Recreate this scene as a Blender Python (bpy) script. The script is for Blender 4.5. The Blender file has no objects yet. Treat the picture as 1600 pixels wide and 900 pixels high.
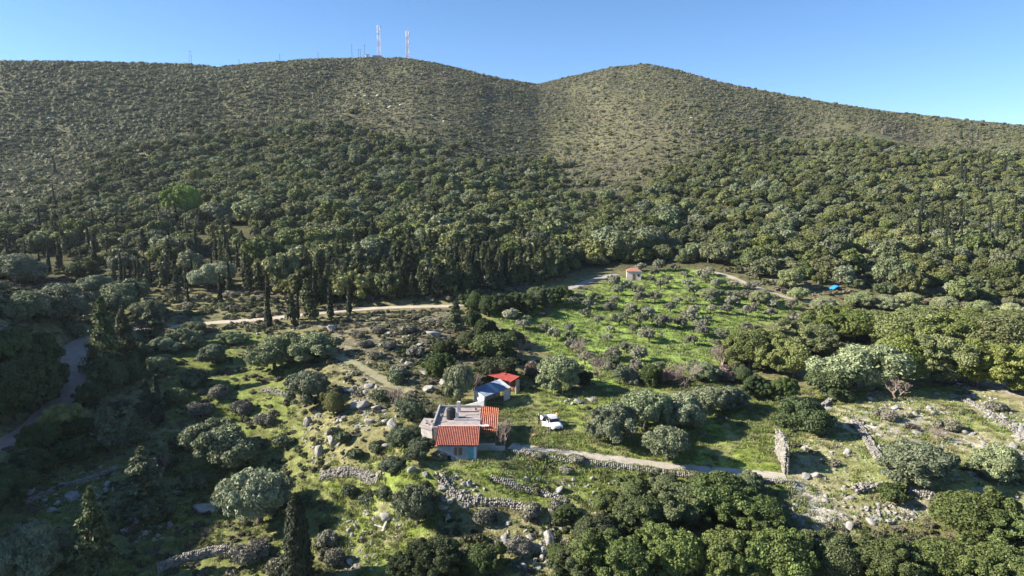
import bpy, math, random
import numpy as np
from mathutils import Vector, Matrix, Euler

# ------------------------------------------------------------------ camera, sky, sun, exposure
SC = bpy.context.scene
COL = SC.collection
CAM_Z = 33.0
PITCH = math.radians(7.5)
FPX = 1080.0                                   # focal length in pixels of the 1600 px wide photograph
cam = bpy.data.cameras.new('camera'); camo = bpy.data.objects.new('camera', cam); COL.objects.link(camo)
camo.location = (0, 0, CAM_Z); camo.rotation_euler = (math.pi/2-PITCH, 0, 0)
cam.sensor_width = 36.0; cam.lens = 36.0*FPX/1600; cam.clip_start = 0.5; cam.clip_end = 9000
SC.camera = camo

SUN_EL = math.radians(29.0)
SUN_AZ = math.radians(-91.5)                   # measured from +Y, clockwise: the sun stands to the left
sun_dir = Vector((math.sin(SUN_AZ)*math.cos(SUN_EL), math.cos(SUN_AZ)*math.cos(SUN_EL), math.sin(SUN_EL)))
W = bpy.data.worlds.new('World'); SC.world = W; W.use_nodes = True
nt = W.node_tree; nt.nodes.clear()
sky = nt.nodes.new('ShaderNodeTexSky'); sky.sky_type = 'NISHITA'; sky.sun_disc = False
sky.sun_elevation = SUN_EL; sky.sun_rotation = SUN_AZ; sky.altitude = 2200; sky.air_density = 1.0; sky.dust_density = 0.0; sky.ozone_density = 3.8
bg = nt.nodes.new('ShaderNodeBackground'); bg.inputs[1].default_value = 0.081
wo = nt.nodes.new('ShaderNodeOutputWorld')
hs_ = nt.nodes.new('ShaderNodeHueSaturation'); hs_.inputs['Saturation'].default_value = 1.10; nt.links.new(sky.outputs[0], hs_.inputs['Color']); nt.links.new(hs_.outputs[0], bg.inputs[0]); nt.links.new(bg.outputs[0], wo.inputs[0])
sl = bpy.data.lights.new('sun', 'SUN'); sl.energy = 5.0; sl.angle = math.radians(0.5); sl.color = (1.0, 0.93, 0.82)
so = bpy.data.objects.new('sun', sl); COL.objects.link(so)
so.rotation_euler = sun_dir.to_track_quat('Z', 'Y').to_euler(); so.location = sun_dir*500
SC.view_settings.view_transform = 'Standard'; SC.view_settings.look = 'None'
SC.view_settings.exposure = 1.38; SC.view_settings.gamma = 1.0; SC.view_settings.use_curve_mapping = False
SC.cycles.max_bounces = 5; SC.cycles.diffuse_bounces = 3; SC.cycles.transparent_max_bounces = 4
SC.cycles.use_denoising = True; SC.cycles.denoiser = 'OPENIMAGEDENOISE'; SC.cycles.denoising_input_passes = 'RGB_ALBEDO_NORMAL'; SC.cycles.denoising_prefilter = 'ACCURATE'

RNG = np.random.default_rng(7)
random.seed(7)

# ------------------------------------------------------------------ numeric helpers
def _hash(ix, iy, seed):
    h = (ix.astype(np.int64)*374761393 + iy.astype(np.int64)*668265263 + seed*1442695041) & 0xFFFFFFFF
    h = ((h ^ (h >> 13))*1274126177) & 0xFFFFFFFF
    return ((h ^ (h >> 16)) & 0xFFFFFF)/float(0xFFFFFF)

def vnoise(x, y, seed=0):
    x = np.asarray(x, float); y = np.asarray(y, float)
    x0 = np.floor(x); y0 = np.floor(y); fx = x-x0; fy = y-y0
    fx = fx*fx*(3-2*fx); fy = fy*fy*(3-2*fy)
    a = _hash(x0, y0, seed); b = _hash(x0+1, y0, seed); c = _hash(x0, y0+1, seed); d = _hash(x0+1, y0+1, seed)
    return (a*(1-fx)+b*fx)*(1-fy)+(c*(1-fx)+d*fx)*fy

def fbm(x, y, wl, octv=4, seed=0, gain=0.5):
    t = 0; a = 1; s = 0
    for i in range(octv):
        t = t+a*(vnoise(np.asarray(x)/wl, np.asarray(y)/wl, seed+i*17)-0.5); s += a; a *= gain; wl *= 0.5
    return t/s*2

def sstep(a, b, x):
    t = np.clip((x-a)/(b-a), 0, 1); return t*t*(3-2*t)

def inpoly(x, y, poly):
    r = np.zeros(np.shape(x), bool); n = len(poly)
    for i in range(n):
        x1, y1 = poly[i]; x2, y2 = poly[(i+1) % n]
        c = ((y1 > y) != (y2 > y)) & (x < (x2-x1)*(y-y1)/(y2-y1+1e-12)+x1)
        r ^= c
    return r

cp, sp = math.cos(PITCH), math.sin(PITCH)
def ray(px, py):
    u = (px-800)/FPX; v = (450-py)/FPX
    return u, cp+v*sp, -sp+v*cp                  # world direction of the view ray

def proj(P):
    P = np.asarray(P, float); d = P[..., 1]*cp-(P[..., 2]-CAM_Z)*sp
    up = P[..., 1]*sp+(P[..., 2]-CAM_Z)*cp
    return 800+FPX*P[..., 0]/d, 450-FPX*up/d, d

# ------------------------------------------------------------------ terrain: survey columns (bearing; sight line, ground height or distance)
def N(py, z):
    dx, dy, dz = ray(800, py); return (py, (z-CAM_Z)/(dz/dy))
COLS = {
 -120: [N(900,-9), N(780,-8), N(690,-4), N(600,0), N(520,3), N(450,7), (400,235), (330,320), (250,430), (180,520), (97,620)],
 0:    [N(900,-10), N(780,-9), N(690,-4), N(600,0), N(520,3), N(450,7), (400,235), (330,320), (250,430), (180,520), (97,620)],
 200:  [N(900,-11), N(800,-10), N(700,-7), N(620,-3), N(560,0), N(520,2.5), N(470,6), (400,230), (330,325), (250,430), (180,540), (99,640)],
 400:  [N(900,-9), N(800,-9), N(700,-6.5), N(640,-3), N(580,0), N(500,4), N(450,8), (400,225), (330,310), (250,420), (180,540), (99,700)],
 550:  [N(900,-8), N(800,-7), N(740,-4), N(690,-1.5), N(640,.5), N(580,2.5), N(540,4), N(487,5), N(450,8), (400,222), (330,305), (250,410), (180,540), (90,740)],
 700:  [N(900,-6.5), N(820,-4.5), N(760,-2), N(717,0), N(650,.8), N(600,1.2), N(550,3.5), N(520,5), N(479,6), N(450,9), (400,222), (330,310), (250,430), (180,570), (103,760)],
 850:  [N(900,-5.5), N(820,-4), N(760,-1.8), N(712,-.3), N(675,0), N(620,0), N(570,1), N(500,4), N(455,7.5), (430,205), (400,235), (330,350), (250,540), (190,680), (132,820)],
 1000: [N(900,-5), N(820,-4), N(745,-1.5), N(720,-.6), N(660,0), N(600,.5), N(550,2), N(500,4), N(450,8), N(425,10.5), (390,245), (330,330), (250,450), (180,590), (101,830)],
 1150: [N(900,-5), N(820,-4), N(745,-1.5), N(700,-.6), N(640,0), N(590,.3), N(540,1.5), N(500,3.5), N(450,8), N(425,11), (390,240), (330,310), (250,430), (190,560), (134,780)],
 1300: [N(900,-5), N(820,-3.5), N(750,-1.5), N(690,-.5), N(620,0), N(560,1), N(510,2.5), N(475,5), N(440,9.5), (390,240), (330,310), (250,430), (161,760)],
 1450: [N(900,-5), N(820,-3.5), N(750,-1.5), N(680,-.3), N(620,.3), N(560,1), N(500,3.5), N(460,7), (400,225), (330,310), (250,450), (182,720)],
 1600: [N(900,-5), N(820,-3.5), N(750,-1.5), N(680,0), N(600,1), N(540,2), N(490,4), N(450,8), (400,220), (330,310), (250,480), (196,680)],
 1750: [N(900,-5), N(820,-3.5), N(750,-1.5), N(680,0), N(600,1), N(540,2), N(490,4), N(450,8), (400,220), (330,310), (250,480), (208,660)],
}
CREST = [(-120,97),(0,97),(100,97),(200,99),(300,102),(340,106),(400,100),(500,93),(570,90),(640,92),(700,103),(770,121),(840,132),(900,118),
         (960,105),(1010,100),(1060,110),(1120,128),(1180,140),(1250,153),(1350,170),(1450,182),(1530,190),(1600,197),(1750,208)]
AZ_IN = np.radians(np.linspace(-43, 43, 431))
AZ_OUT = np.radians(np.concatenate([np.linspace(-180, -48, 34), np.linspace(-47.3, -43.4, 9)]))
AZ = np.concatenate([AZ_OUT, AZ_IN, -AZ_OUT[::-1]])
RAD = np.concatenate([np.geomspace(4, 42, 22)[:-1], np.geomspace(42, 1000, 540), np.geomspace(1000, 4500, 26)[1:]])
LR = np.log(RAD)
col_az, col_e = [], []
for px in sorted(COLS):
    u = (px-800)/FPX; rr, ee = [], []
    for py, d in COLS[px]:
        dx, dy, dz = ray(px, py); x = d*dx/dy
        r = math.hypot(x, d); z = CAM_Z+d*dz/dy
        rr.append(r); ee.append((z-CAM_Z)/r)
    z0 = CAM_Z+ee[0]*rr[0]; zc = CAM_Z+ee[-1]*rr[-1]
    head = [(4, z0-3), (25, z0-3), (48, z0-1.5)]
    R0 = rr[-1]
    tail = [(R0*1.06, zc-6), (R0*1.25, zc-45), (R0*1.8, zc*0.45), (2400, 30), (4600, 10)]
    r_all = [h[0] for h in head]+rr+[t[0] for t in tail]
    e_all = [(h[1]-CAM_Z)/h[0] for h in head]+ee+[(t[1]-CAM_Z)/t[0] for t in tail]
    zz = CAM_Z+np.array(e_all)*np.array(r_all)
    col_az.append(math.atan2(u, cp)); col_e.append(np.interp(LR, np.log(r_all), zz))
col_az = np.array(col_az); col_e = np.array(col_e)
azc = np.clip(AZ, col_az[0], col_az[-1])
Z = np.empty((len(AZ), len(RAD)))
for j in range(len(RAD)):
    Z[:, j] = np.interp(azc, col_az, col_e[:, j])
def smooth(A, n, axis):
    k = np.hanning(n+2)[1:-1]; k /= k.sum(); pad = n//2
    w = [(0, 0), (0, 0)]; w[axis] = (pad, pad)
    B = np.pad(A, w, mode='edge'); out = np.zeros_like(A)
    for i in range(n):
        out += k[i]*(B[i:i+A.shape[0], :] if axis == 0 else B[:, i:i+A.shape[1]])
    return out
Z = smooth(Z, 21, 1); Z = smooth(Z, 55, 0)
AA, RR = np.meshgrid(AZ, RAD, indexing='ij')
X = RR*np.sin(AA); Y = RR*np.cos(AA)
# ribs and gullies on the slopes, undulation nearby
far = sstep(230, 420, RR)*(1-sstep(900, 1300, RR))
Z += far*(fbm(X, Y, 150, 4, 3)*9+fbm(X, Y*0.35, 60, 3, 9)*4)
Z += sstep(60, 90, RR)*(1-sstep(240, 320, RR))*fbm(X, Y, 16, 4, 21)*0.55
Z += (1-sstep(150, 230, RR))*fbm(X, Y, 3.2, 3, 31)*0.22
# crest line as surveyed
cz = np.array([ray(p, q)[2]/math.hypot(ray(p, q)[0], ray(p, q)[1]) for p, q in CREST])
ca = np.array([math.atan2(ray(p, q)[0], ray(p, q)[1]) for p, q in CREST])
E = (Z-CAM_Z)/RR
emax = E.max(axis=1); targ = np.interp(azc, ca, cz)
shift = (targ-emax)
wgt = sstep(330, 560, RR)*(1-sstep(1000, 2200, RR))
E = E+shift[:, None]*wgt
Z = CAM_Z+E*RR
Z[:, -60:] += 0
# the steep spur to the left of the view, whose shadow fills the hollow
spur = 45*np.exp(-((X+140)/40)**2)*np.exp(-((Y-64)/88)**4)
Z += spur
# behind the viewpoint the land runs on evenly
back = sstep(math.radians(75), math.radians(150), np.abs(AA))
Z = Z*(1-back)+(-10+fbm(X, Y, 120, 3, 5)*6)*back

_g = np.exp(-((X-38)/36)**4)*sstep(118,132,Y)*(1-sstep(205,216,Y)); _ph = (Y+X*.06+fbm(X, Y, 22, 2, 41)*3)/6.6; _f = _ph-np.floor(_ph)
Z += _g*(sstep(.0,.16,_f)-_f)*.75
def grid_uv(x, y):
    a = np.arctan2(x, y); r = np.hypot(x, y)
    i = np.interp(a, AZ, np.arange(len(AZ))); j = np.interp(np.log(np.maximum(r, 4.01)), LR, np.arange(len(RAD)))
    return i, j
def ground(x, y):
    i, j = grid_uv(np.asarray(x, float), np.asarray(y, float))
    i0 = np.clip(i.astype(int), 0, len(AZ)-2); j0 = np.clip(j.astype(int), 0, len(RAD)-2); fi = i-i0; fj = j-j0
    return (Z[i0, j0]*(1-fi)+Z[i0+1, j0]*fi)*(1-fj)+(Z[i0, j0+1]*(1-fi)+Z[i0+1, j0+1]*fi)*fj
def at(px, py):
    dx, dy, dz = ray(px, py); h = math.hypot(dx, dy); t = dz/h; a = math.atan2(dx, dy)
    i = np.interp(a, AZ, np.arange(len(AZ))); i0 = min(int(i), len(AZ)-2); f = i-i0
    zz = Z[i0]*(1-f)+Z[i0+1]*f; e = (zz-CAM_Z)/RAD
    ok = np.where((e >= t) & (RAD > 20))[0]
    if len(ok) == 0: r = 700.0
    else:
        k = ok[0]; e0, e1 = e[k-1], e[k]; f = (t-e0)/(e1-e0+1e-12); r = RAD[k-1]+(RAD[k]-RAD[k-1])*min(max(f, 0), 1)
    x = r*math.sin(a); y = r*math.cos(a)
    return Vector((x, y, float(ground(x, y))))
def mpp(p):                                      # metres spanned by one photograph pixel at a point
    return (p.y*cp-(p.z-CAM_Z)*sp)/FPX
def polyat(pts): return [tuple(at(*p)[:2]) for p in pts]

# levels: house platform, lane, roads cut into the ground
def level(cx, cy, hx, hy, z, soft):
    dx = np.maximum(np.abs(X-cx)-hx, 0); dy = np.maximum(np.abs(Y-cy)-hy, 0)
    w = 1-sstep(0, soft, np.hypot(dx, dy)); Z[:] = Z*(1-w)+z*w
level(-7.0, 91.5, 5.0, 7.5, 0.0, 7.0)
level(5.0, 97, 8, 7, 0.0, 5.0)
level(-3.5, 109, 4.5, 6, 0.2, 4.0)

def catmull(pts, step):
    P = [np.array(p, float) for p in pts]; P = [2*P[0]-P[1]]+P+[2*P[-1]-P[-2]]; out = []
    for i in range(1, len(P)-2):
        n = max(2, int(np.linalg.norm(P[i+1]-P[i])/step))
        for k in range(n):
            t = k/n; a, b, c, d = P[i-1], P[i], P[i+1], P[i+2]
            out.append(0.5*((2*b)+(c-a)*t+(2*a-5*b+4*c-d)*t*t+(3*b-a-3*c+d)*t**3))
    out.append(P[-2]); return np.array(out)

def seg_dist(pts, x, y):
    best = np.full(x.shape, 1e9); bz = np.zeros(x.shape)
    for k in range(len(pts)-1):
        ax, ay, az = pts[k]; bx, by, bz2 = pts[k+1]; vx, vy = bx-ax, by-ay; L = vx*vx+vy*vy+1e-9
        t = np.clip(((x-ax)*vx+(y-ay)*vy)/L, 0, 1); d = np.hypot(x-ax-t*vx, y-ay-t*vy)
        m = d < best; best[m] = d[m]; bz[m] = (az+(bz2-az)*t)[m]
    return best, bz
ROADS = {}
def cut_road(key, pix, width, step=1.2, soft=2.0, win=9):
    w0 = [tuple(at(*p)[:2]) for p in pix]; c = catmull(w0, step)
    z = ground(c[:, 0], c[:, 1]); k = np.ones(win)/win
    z = np.convolve(np.pad(z, win//2, mode='edge'), k, mode='valid')[:len(c)]
    pts = np.column_stack([c, z]); lo = c.min(0)-12; hi = c.max(0)+12
    m = (X > lo[0]) & (X < hi[0]) & (Y > lo[1]) & (Y < hi[1])
    d, pz = seg_dist(pts, X[m], Y[m]); w = 1-sstep(width/2+0.4, width/2+0.4+soft, d)
    Z[m] = Z[m]*(1-w)+pz*w; ROADS[key] = (pts, width)
cut_road('road', [(-80,748),(-20,712),(20,690),(58,662),(88,634),(107,606),(116,578),(119,552),(121,532),(150,521),(215,516)], 4.6, 1.0, 3.0, 31)
cut_road('track', [(215,516),(280,511),(330,505),(400,500),(470,492),(530,486),(600,481),(660,479),(720,478)], 4.2)
cut_road('upper_track', [(720,478),(790,470),(850,460),(895,450),(930,438),(962,427)], 3.2)
cut_road('grove_track', [(1090,421),(1125,427),(1160,440),(1195,455),(1235,466),(1268,474),(1300,476)], 3.0)
cut_road('lane', [(797,697),(840,703),(890,709),(950,716),(1010,724),(1070,731),(1130,737),(1190,742),(1228,746)], 2.3, 0.8, 1.2)
cut_road('ruts', [(505,548),(540,562),(572,578),(603,596),(640,614)], 2.4, 0.8, 1.5)

# ------------------------------------------------------------------ materials
MATS = {}
def mat(name, col=(0.5,0.5,0.5), rough=0.85, noise=0.0, nscale=2.0, bump=0.0, bscale=8.0, metal=0.0, spec=0.2, col2=None, wave=None):
    if name in MATS: return MATS[name]
    m = bpy.data.materials.new(name); m.use_nodes = True; t = m.node_tree; b = t.nodes['Principled BSDF']
    b.inputs['Base Color'].default_value = (*col, 1); b.inputs['Roughness'].default_value = rough
    b.inputs['Metallic'].default_value = metal; b.inputs['Specular IOR Level'].default_value = spec
    tc = t.nodes.new('ShaderNodeTexCoord')
    if noise or col2:
        n = t.nodes.new('ShaderNodeTexNoise'); n.inputs['Scale'].default_value = nscale; n.inputs['Detail'].default_value = 6; n.inputs['Roughness'].default_value = 0.65
        t.links.new(tc.outputs['Object'], n.inputs['Vector'])
        r = t.nodes.new('ShaderNodeValToRGB'); r.color_ramp.elements[0].position = 0.32; r.color_ramp.elements[1].position = 0.68
        c2 = col2 if col2 else tuple(min(1, c*(1+noise)) for c in col)
        c1 = col if col2 else tuple(c*(1-noise) for c in col)
        r.color_ramp.elements[0].color = (*c1, 1); r.color_ramp.elements[1].color = (*c2, 1)
        t.links.new(n.outputs['Fac'], r.inputs['Fac']); t.links.new(r.outputs[0], b.inputs['Base Color'])
    if bump:
        n2 = t.nodes.new('ShaderNodeTexNoise'); n2.inputs['Scale'].default_value = bscale; n2.inputs['Detail'].default_value = 5
        t.links.new(tc.outputs['Object'], n2.inputs['Vector'])
        bp = t.nodes.new('ShaderNodeBump'); bp.inputs['Strength'].default_value = bump; bp.inputs['Distance'].default_value = 0.1
        t.links.new(n2.outputs['Fac'], bp.inputs['Height']); t.links.new(bp.outputs[0], b.inputs['Normal'])
    MATS[name] = m; return m

def leaf_mat(name, transl=0.17, attr=None):
    if name in MATS: return MATS[name]
    m = bpy.data.materials.new(name); m.use_nodes = True; t = m.node_tree; t.nodes.clear()
    out = t.nodes.new('ShaderNodeOutputMaterial'); oi = t.nodes.new('ShaderNodeObjectInfo')
    at_ = t.nodes.new('ShaderNodeAttribute'); at_.attribute_name = 'var'
    hsv = t.nodes.new('ShaderNodeHueSaturation')
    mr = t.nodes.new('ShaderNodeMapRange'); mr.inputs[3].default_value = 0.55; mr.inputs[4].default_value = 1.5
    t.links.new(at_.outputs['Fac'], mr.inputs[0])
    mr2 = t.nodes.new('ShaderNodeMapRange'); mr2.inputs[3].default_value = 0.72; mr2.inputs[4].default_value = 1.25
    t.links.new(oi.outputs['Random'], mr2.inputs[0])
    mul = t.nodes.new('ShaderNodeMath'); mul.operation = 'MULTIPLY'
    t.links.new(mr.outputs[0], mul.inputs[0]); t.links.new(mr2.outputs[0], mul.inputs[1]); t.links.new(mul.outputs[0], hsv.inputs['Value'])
    fr = t.nodes.new('ShaderNodeMath'); fr.operation = 'MULTIPLY'; fr.inputs[1].default_value = 13.7
    fr2 = t.nodes.new('ShaderNodeMath'); fr2.operation = 'FRACT'
    t.links.new(oi.outputs['Random'], fr.inputs[0]); t.links.new(fr.outputs[0], fr2.inputs[0])
    mr3 = t.nodes.new('ShaderNodeMapRange'); mr3.inputs[3].default_value = 0.482; mr3.inputs[4].default_value = 0.505
    t.links.new(fr2.outputs[0], mr3.inputs[0]); t.links.new(mr3.outputs[0], hsv.inputs['Hue'])
    fr3 = t.nodes.new('ShaderNodeMath'); fr3.operation = 'MULTIPLY'; fr3.inputs[1].default_value = 41.3
    fr4 = t.nodes.new('ShaderNodeMath'); fr4.operation = 'FRACT'
    t.links.new(oi.outputs['Random'], fr3.inputs[0]); t.links.new(fr3.outputs[0], fr4.inputs[0])
    mr4 = t.nodes.new('ShaderNodeMapRange'); mr4.inputs[3].default_value = 0.74; mr4.inputs[4].default_value = 1.02
    t.links.new(fr4.outputs[0], mr4.inputs[0]); t.links.new(mr4.outputs[0], hsv.inputs['Saturation'])
    if attr:
        ta = t.nodes.new('ShaderNodeAttribute'); ta.attribute_name = attr; t.links.new(ta.outputs['Color'], hsv.inputs['Color'])
    else: t.links.new(oi.outputs['Color'], hsv.inputs['Color'])
    d = t.nodes.new('ShaderNodeBsdfPrincipled'); d.inputs['Roughness'].default_value = 0.6; d.inputs['Specular IOR Level'].default_value = 0.22
    tr = t.nodes.new('ShaderNodeBsdfTranslucent'); mx = t.nodes.new('ShaderNodeMixShader'); mx.inputs[0].default_value = transl
    t.links.new(hsv.outputs[0], d.inputs['Base Color']); t.links.new(hsv.outputs[0], tr.inputs['Color'])
    t.links.new(d.outputs[0], mx.inputs[1]); t.links.new(tr.outputs[0], mx.inputs[2]); t.links.new(mx.outputs[0], out.inputs[0])
    MATS[name] = m; return m
LEAF = leaf_mat('leaves'); LEAF_MASS = leaf_mat('leaves_mass', attr='tint')
BARK = mat('bark', (0.10,0.085,0.07), 0.95, 0.4, 3)
TWIG = mat('bare_twigs', (0.30,0.235,0.195), 0.95, 0.3, 1)
ROCK = mat('limestone', (0.17,0.16,0.145), 0.95, 0, 0.9, 0.6, 5, col2=(0.42,0.40,0.36))
WALLSTONE = mat('wall_stone', (0.15,0.135,0.11), 0.95, 0, 1.6, 0.5, 6, col2=(0.37,0.345,0.30))

# ------------------------------------------------------------------ mesh helpers
def mk_mesh(name, V, polys, material=None, var=None, smooth_=False):
    me = bpy.data.meshes.new(name); V = np.asarray(V, np.float32)
    me.vertices.add(len(V)); me.vertices.foreach_set('co', V.ravel())
    polys = [np.asarray(p, np.int32) for p in polys if len(p)]
    nl = sum(p.size for p in polys); npoly = sum(len(p) for p in polys)
    me.loops.add(nl); me.polygons.add(npoly)
    me.loops.foreach_set('vertex_index', np.concatenate([p.ravel() for p in polys]))
    st = []; o = 0
    for p in polys:
        st.append(o+np.arange(len(p))*p.shape[1]); o += p.size
    me.polygons.foreach_set('loop_start', np.concatenate(st).astype(np.int32))
    if var is not None:
        a = me.attributes.new('var', 'FLOAT', 'POINT'); a.data.foreach_set('value', np.asarray(var, np.float32))
    if smooth_: me.polygons.foreach_set('use_smooth', np.ones(npoly, bool))
    me.update(calc_edges=True)
    if material: me.materials.append(material)
    return me

class MB:
    """collects shapes for one mesh"""
    def __init__(s): s.v = []; s.f = []; s.n = 0
    def add(s, V, F):
        s.v.extend([tuple(p) for p in V]); s.f.extend([tuple(i+s.n for i in f) for f in F]); s.n += len(V); return s
    def box(s, x0, y0, z0, x1, y1, z1, M=None):
        V = [Vector(p) for p in ((x0,y0,z0),(x1,y0,z0),(x1,y1,z0),(x0,y1,z0),(x0,y0,z1),(x1,y0,z1),(x1,y1,z1),(x0,y1,z1))]
        if M is not None: V = [M @ p for p in V]
        return s.add(V, [(3,2,1,0),(4,5,6,7),(0,1,5,4),(1,2,6,5),(2,3,7,6),(3,0,4,7)])
    def prism(s, plan, z0, z1):
        n = len(plan); z0s = z0 if hasattr(z0, '__len__') else [z0]*n; z1s = z1 if hasattr(z1, '__len__') else [z1]*n
        V = [(p[0],p[1],z) for p, z in zip(plan, z0s)]+[(p[0],p[1],z) for p, z in zip(plan, z1s)]
        F = [tuple(range(n))[::-1], tuple(range(n, 2*n))]+[(i,(i+1)%n,n+(i+1)%n,n+i) for i in range(n)]
        return s.add(V, F)
    def tube(s, a, b, r0, r1=None, n=6, caps=True):
        r1 = r0 if r1 is None else r1; a = Vector(a); b = Vector(b); d = (b-a)
        if d.length < 1e-6: return s
        q = d.to_track_quat('Z', 'Y'); V = []
        for c, r in ((a, r0), (b, r1)):
            for k in range(n):
                t = 2*math.pi*k/n; V.append(c+q @ Vector((r*math.cos(t), r*math.sin(t), 0)))
        F = [(k,(k+1)%n,n+(k+1)%n,n+k) for k in range(n)]
        if caps: F += [tuple(range(n))[::-1], tuple(range(n,2*n))]
        return s.add(V, F)
    def lathe(s, prof, n=20, c=(0,0,0)):
        V = []
        for r, z in prof:
            for k in range(n):
                t = 2*math.pi*k/n; V.append((c[0]+r*math.cos(t), c[1]+r*math.sin(t), c[2]+z))
        F = []
        for i in range(len(prof)-1):
            for k in range(n): F.append((i*n+k,i*n+(k+1)%n,(i+1)*n+(k+1)%n,(i+1)*n+k))
        F += [tuple(range(n))[::-1], tuple(range((len(prof)-1)*n, len(prof)*n))]
        return s.add(V, F)
    def mesh(s, name, material, smooth_=False):
        me = bpy.data.meshes.new(name); me.from_pydata(s.v, [], s.f); me.materials.append(material)
        if smooth_:
            for p in me.polygons: p.use_smooth = True
        return me
    def build(s, name, material, parent=None, bevel=0, smooth_=False, **kw):
        o = link(name, s.mesh(name, material, smooth_), parent)
        if bevel:
            b = o.modifiers.new('bevel', 'BEVEL'); b.width = bevel; b.segments = 2; b.limit_method = 'ANGLE'
        for k, v in kw.items(): o[k] = v
        return o

def link(name, me, parent=None, loc=None, color=None):
    o = bpy.data.objects.new(name, me); COL.objects.link(o)
    if parent is not None: o.parent = parent
    if loc is not None: o.location = loc
    if color is not None: o.color = (*color, 1)
    return o
def tag(o, label, cat, group=None, kind=None):
    o['label'] = label; o['category'] = cat
    if group: o['group'] = group
    if kind: o['kind'] = kind
    return o
def thing(name, label, cat, loc=(0,0,0), rotz=0.0, scale=None, group=None):
    o = bpy.data.objects.new(name, None); COL.objects.link(o); o.location = loc; o.rotation_euler = (0,0,rotz); o.empty_display_size = 0.3
    if scale is not None: o.scale = scale if hasattr(scale, '__len__') else (scale,)*3
    return tag(o, label, cat, group)

def ico(sub):
    t = (1+5**.5)/2
    V = [(-1,t,0),(1,t,0),(-1,-t,0),(1,-t,0),(0,-1,t),(0,1,t),(0,-1,-t),(0,1,-t),(t,0,-1),(t,0,1),(-t,0,-1),(-t,0,1)]
    V = [np.array(v)/np.linalg.norm(v) for v in V]
    F = [(0,11,5),(0,5,1),(0,1,7),(0,7,10),(0,10,11),(1,5,9),(5,11,4),(11,10,2),(10,7,6),(7,1,8),(3,9,4),(3,4,2),(3,2,6),(3,6,8),(3,8,9),(4,9,5),(2,4,11),(6,2,10),(8,6,7),(9,8,1)]
    for _ in range(sub):
        cache = {}; nf = []
        def mid(a, b):
            k = (min(a,b), max(a,b))
            if k not in cache:
                m = V[a]+V[b]; V.append(m/np.linalg.norm(m)); cache[k] = len(V)-1
            return cache[k]
        for a, b, c in F:
            ab, bc, ca_ = mid(a,b), mid(b,c), mid(c,a); nf += [(a,ab,ca_),(b,bc,ab),(c,ca_,bc),(ab,bc,ca_)]
        F = nf
    return np.array(V), np.array(F)
ICO1 = ico(1); ICO0 = ico(0); ICO2 = ico(2)

# ------------------------------------------------------------------ plants
def unit(v): return v/(np.linalg.norm(v, axis=-1, keepdims=True)+1e-9)
def leaf_quads(P, Nn, size, rng, elong=1.0, axis=None):
    n = len(P); rnd = unit(rng.normal(size=(n,3))) if axis is None else unit(axis+rng.normal(size=(n,3))*0.35)
    T = unit(rnd-(rnd*Nn).sum(1, keepdims=True)*Nn); B = np.cross(Nn, T)
    s = (size*rng.uniform(0.6,1.4,n))[:,None]
    V = np.stack([P+T*s*elong-Nn*s*0.25, P+B*s*0.7, P-T*s*elong-Nn*s*0.25, P-B*s*0.7], 1).reshape(-1,3)
    F = np.arange(4*n).reshape(n,4); return V, F
def lobes_crown(seed, wid, hgt, base, nl, lr, nleaf, leaf, jitter=0.6, core=0.8, flat=0.85, elong=1.1, droop=-0.35, air=0.0, inner=True, coreico=None, multi=3):
    rng = np.random.default_rng(seed)
    cz_ = hgt*(base+(1-base)*0.47); R = np.array([wid/2, wid/2*rng.uniform(.85,1.05), hgt*(1-base)/2])
    D = unit(rng.normal(size=(nl*4,3))); D = D[D[:,2] > droop][:nl]
    # spread the lobes
    for _ in range(12):
        diff = D[:,None]-D[None]; dist = np.linalg.norm(diff, axis=2)+np.eye(len(D))*9
        D = unit(D+(diff/dist[...,None]**3).sum(1)*0.02); D[:,2] = np.maximum(D[:,2], droop)
        D = unit(D)
    rad = wid*lr*np.clip(rng.lognormal(0,.38,len(D)),.5,2.0)
    sub = np.column_stack([rng.normal(0,.13*wid,(multi,2)), rng.uniform(-.16,.03,multi)*hgt]); R = R*.86; which = rng.integers(0,multi,len(D)); stretch = rng.uniform(.8,1.18,(multi,1))
    C = D*(R*rng.uniform(0.84,1.08,(len(D),1))*stretch[which]-rad[:,None]*0.85)+np.array([0,0,cz_])+sub[which]
    if inner:
        C = np.vstack([C, [[0,0,cz_*0.97]]]); rad = np.append(rad, min(wid*0.3, hgt*(1-base)*0.4))
    LR3 = np.column_stack([rad, rad, rad*flat])
    pr = rad**2/np.sum(rad**2); m = int(nleaf*1.9)
    k = rng.choice(len(C), m, p=pr); d = unit(rng.normal(size=(m,3))); d = np.where((d[:,2:3] < -0.55), -d, d)
    rr = rng.uniform(0.84-air, 1.08, (m,1))+np.abs(rng.normal(0,.05,(m,1)))
    P = C[k]+d*LR3[k]*rr
    dd = np.linalg.norm((P[:,None]-C[None])/LR3[None], axis=2); dd[np.arange(m), k] = 9
    keep = dd.min(1) > 0.86; P = P[keep][:nleaf]; d = d[keep][:nleaf]; k = k[keep][:nleaf]
    Nn = unit(d+rng.normal(size=d.shape)*jitter)
    V, F = leaf_quads(P, Nn, leaf, rng, elong)
    lob = rng.uniform(0.3,0.7,len(C))
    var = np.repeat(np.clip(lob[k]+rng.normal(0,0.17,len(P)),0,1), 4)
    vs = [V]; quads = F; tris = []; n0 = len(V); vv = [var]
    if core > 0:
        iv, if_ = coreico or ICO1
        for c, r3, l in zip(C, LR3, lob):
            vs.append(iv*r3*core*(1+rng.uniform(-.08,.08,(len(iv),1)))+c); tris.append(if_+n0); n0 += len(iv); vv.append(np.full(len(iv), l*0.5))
    return np.vstack(vs), [quads]+([np.vstack(tris)] if tris else []), np.concatenate(vv)
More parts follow.
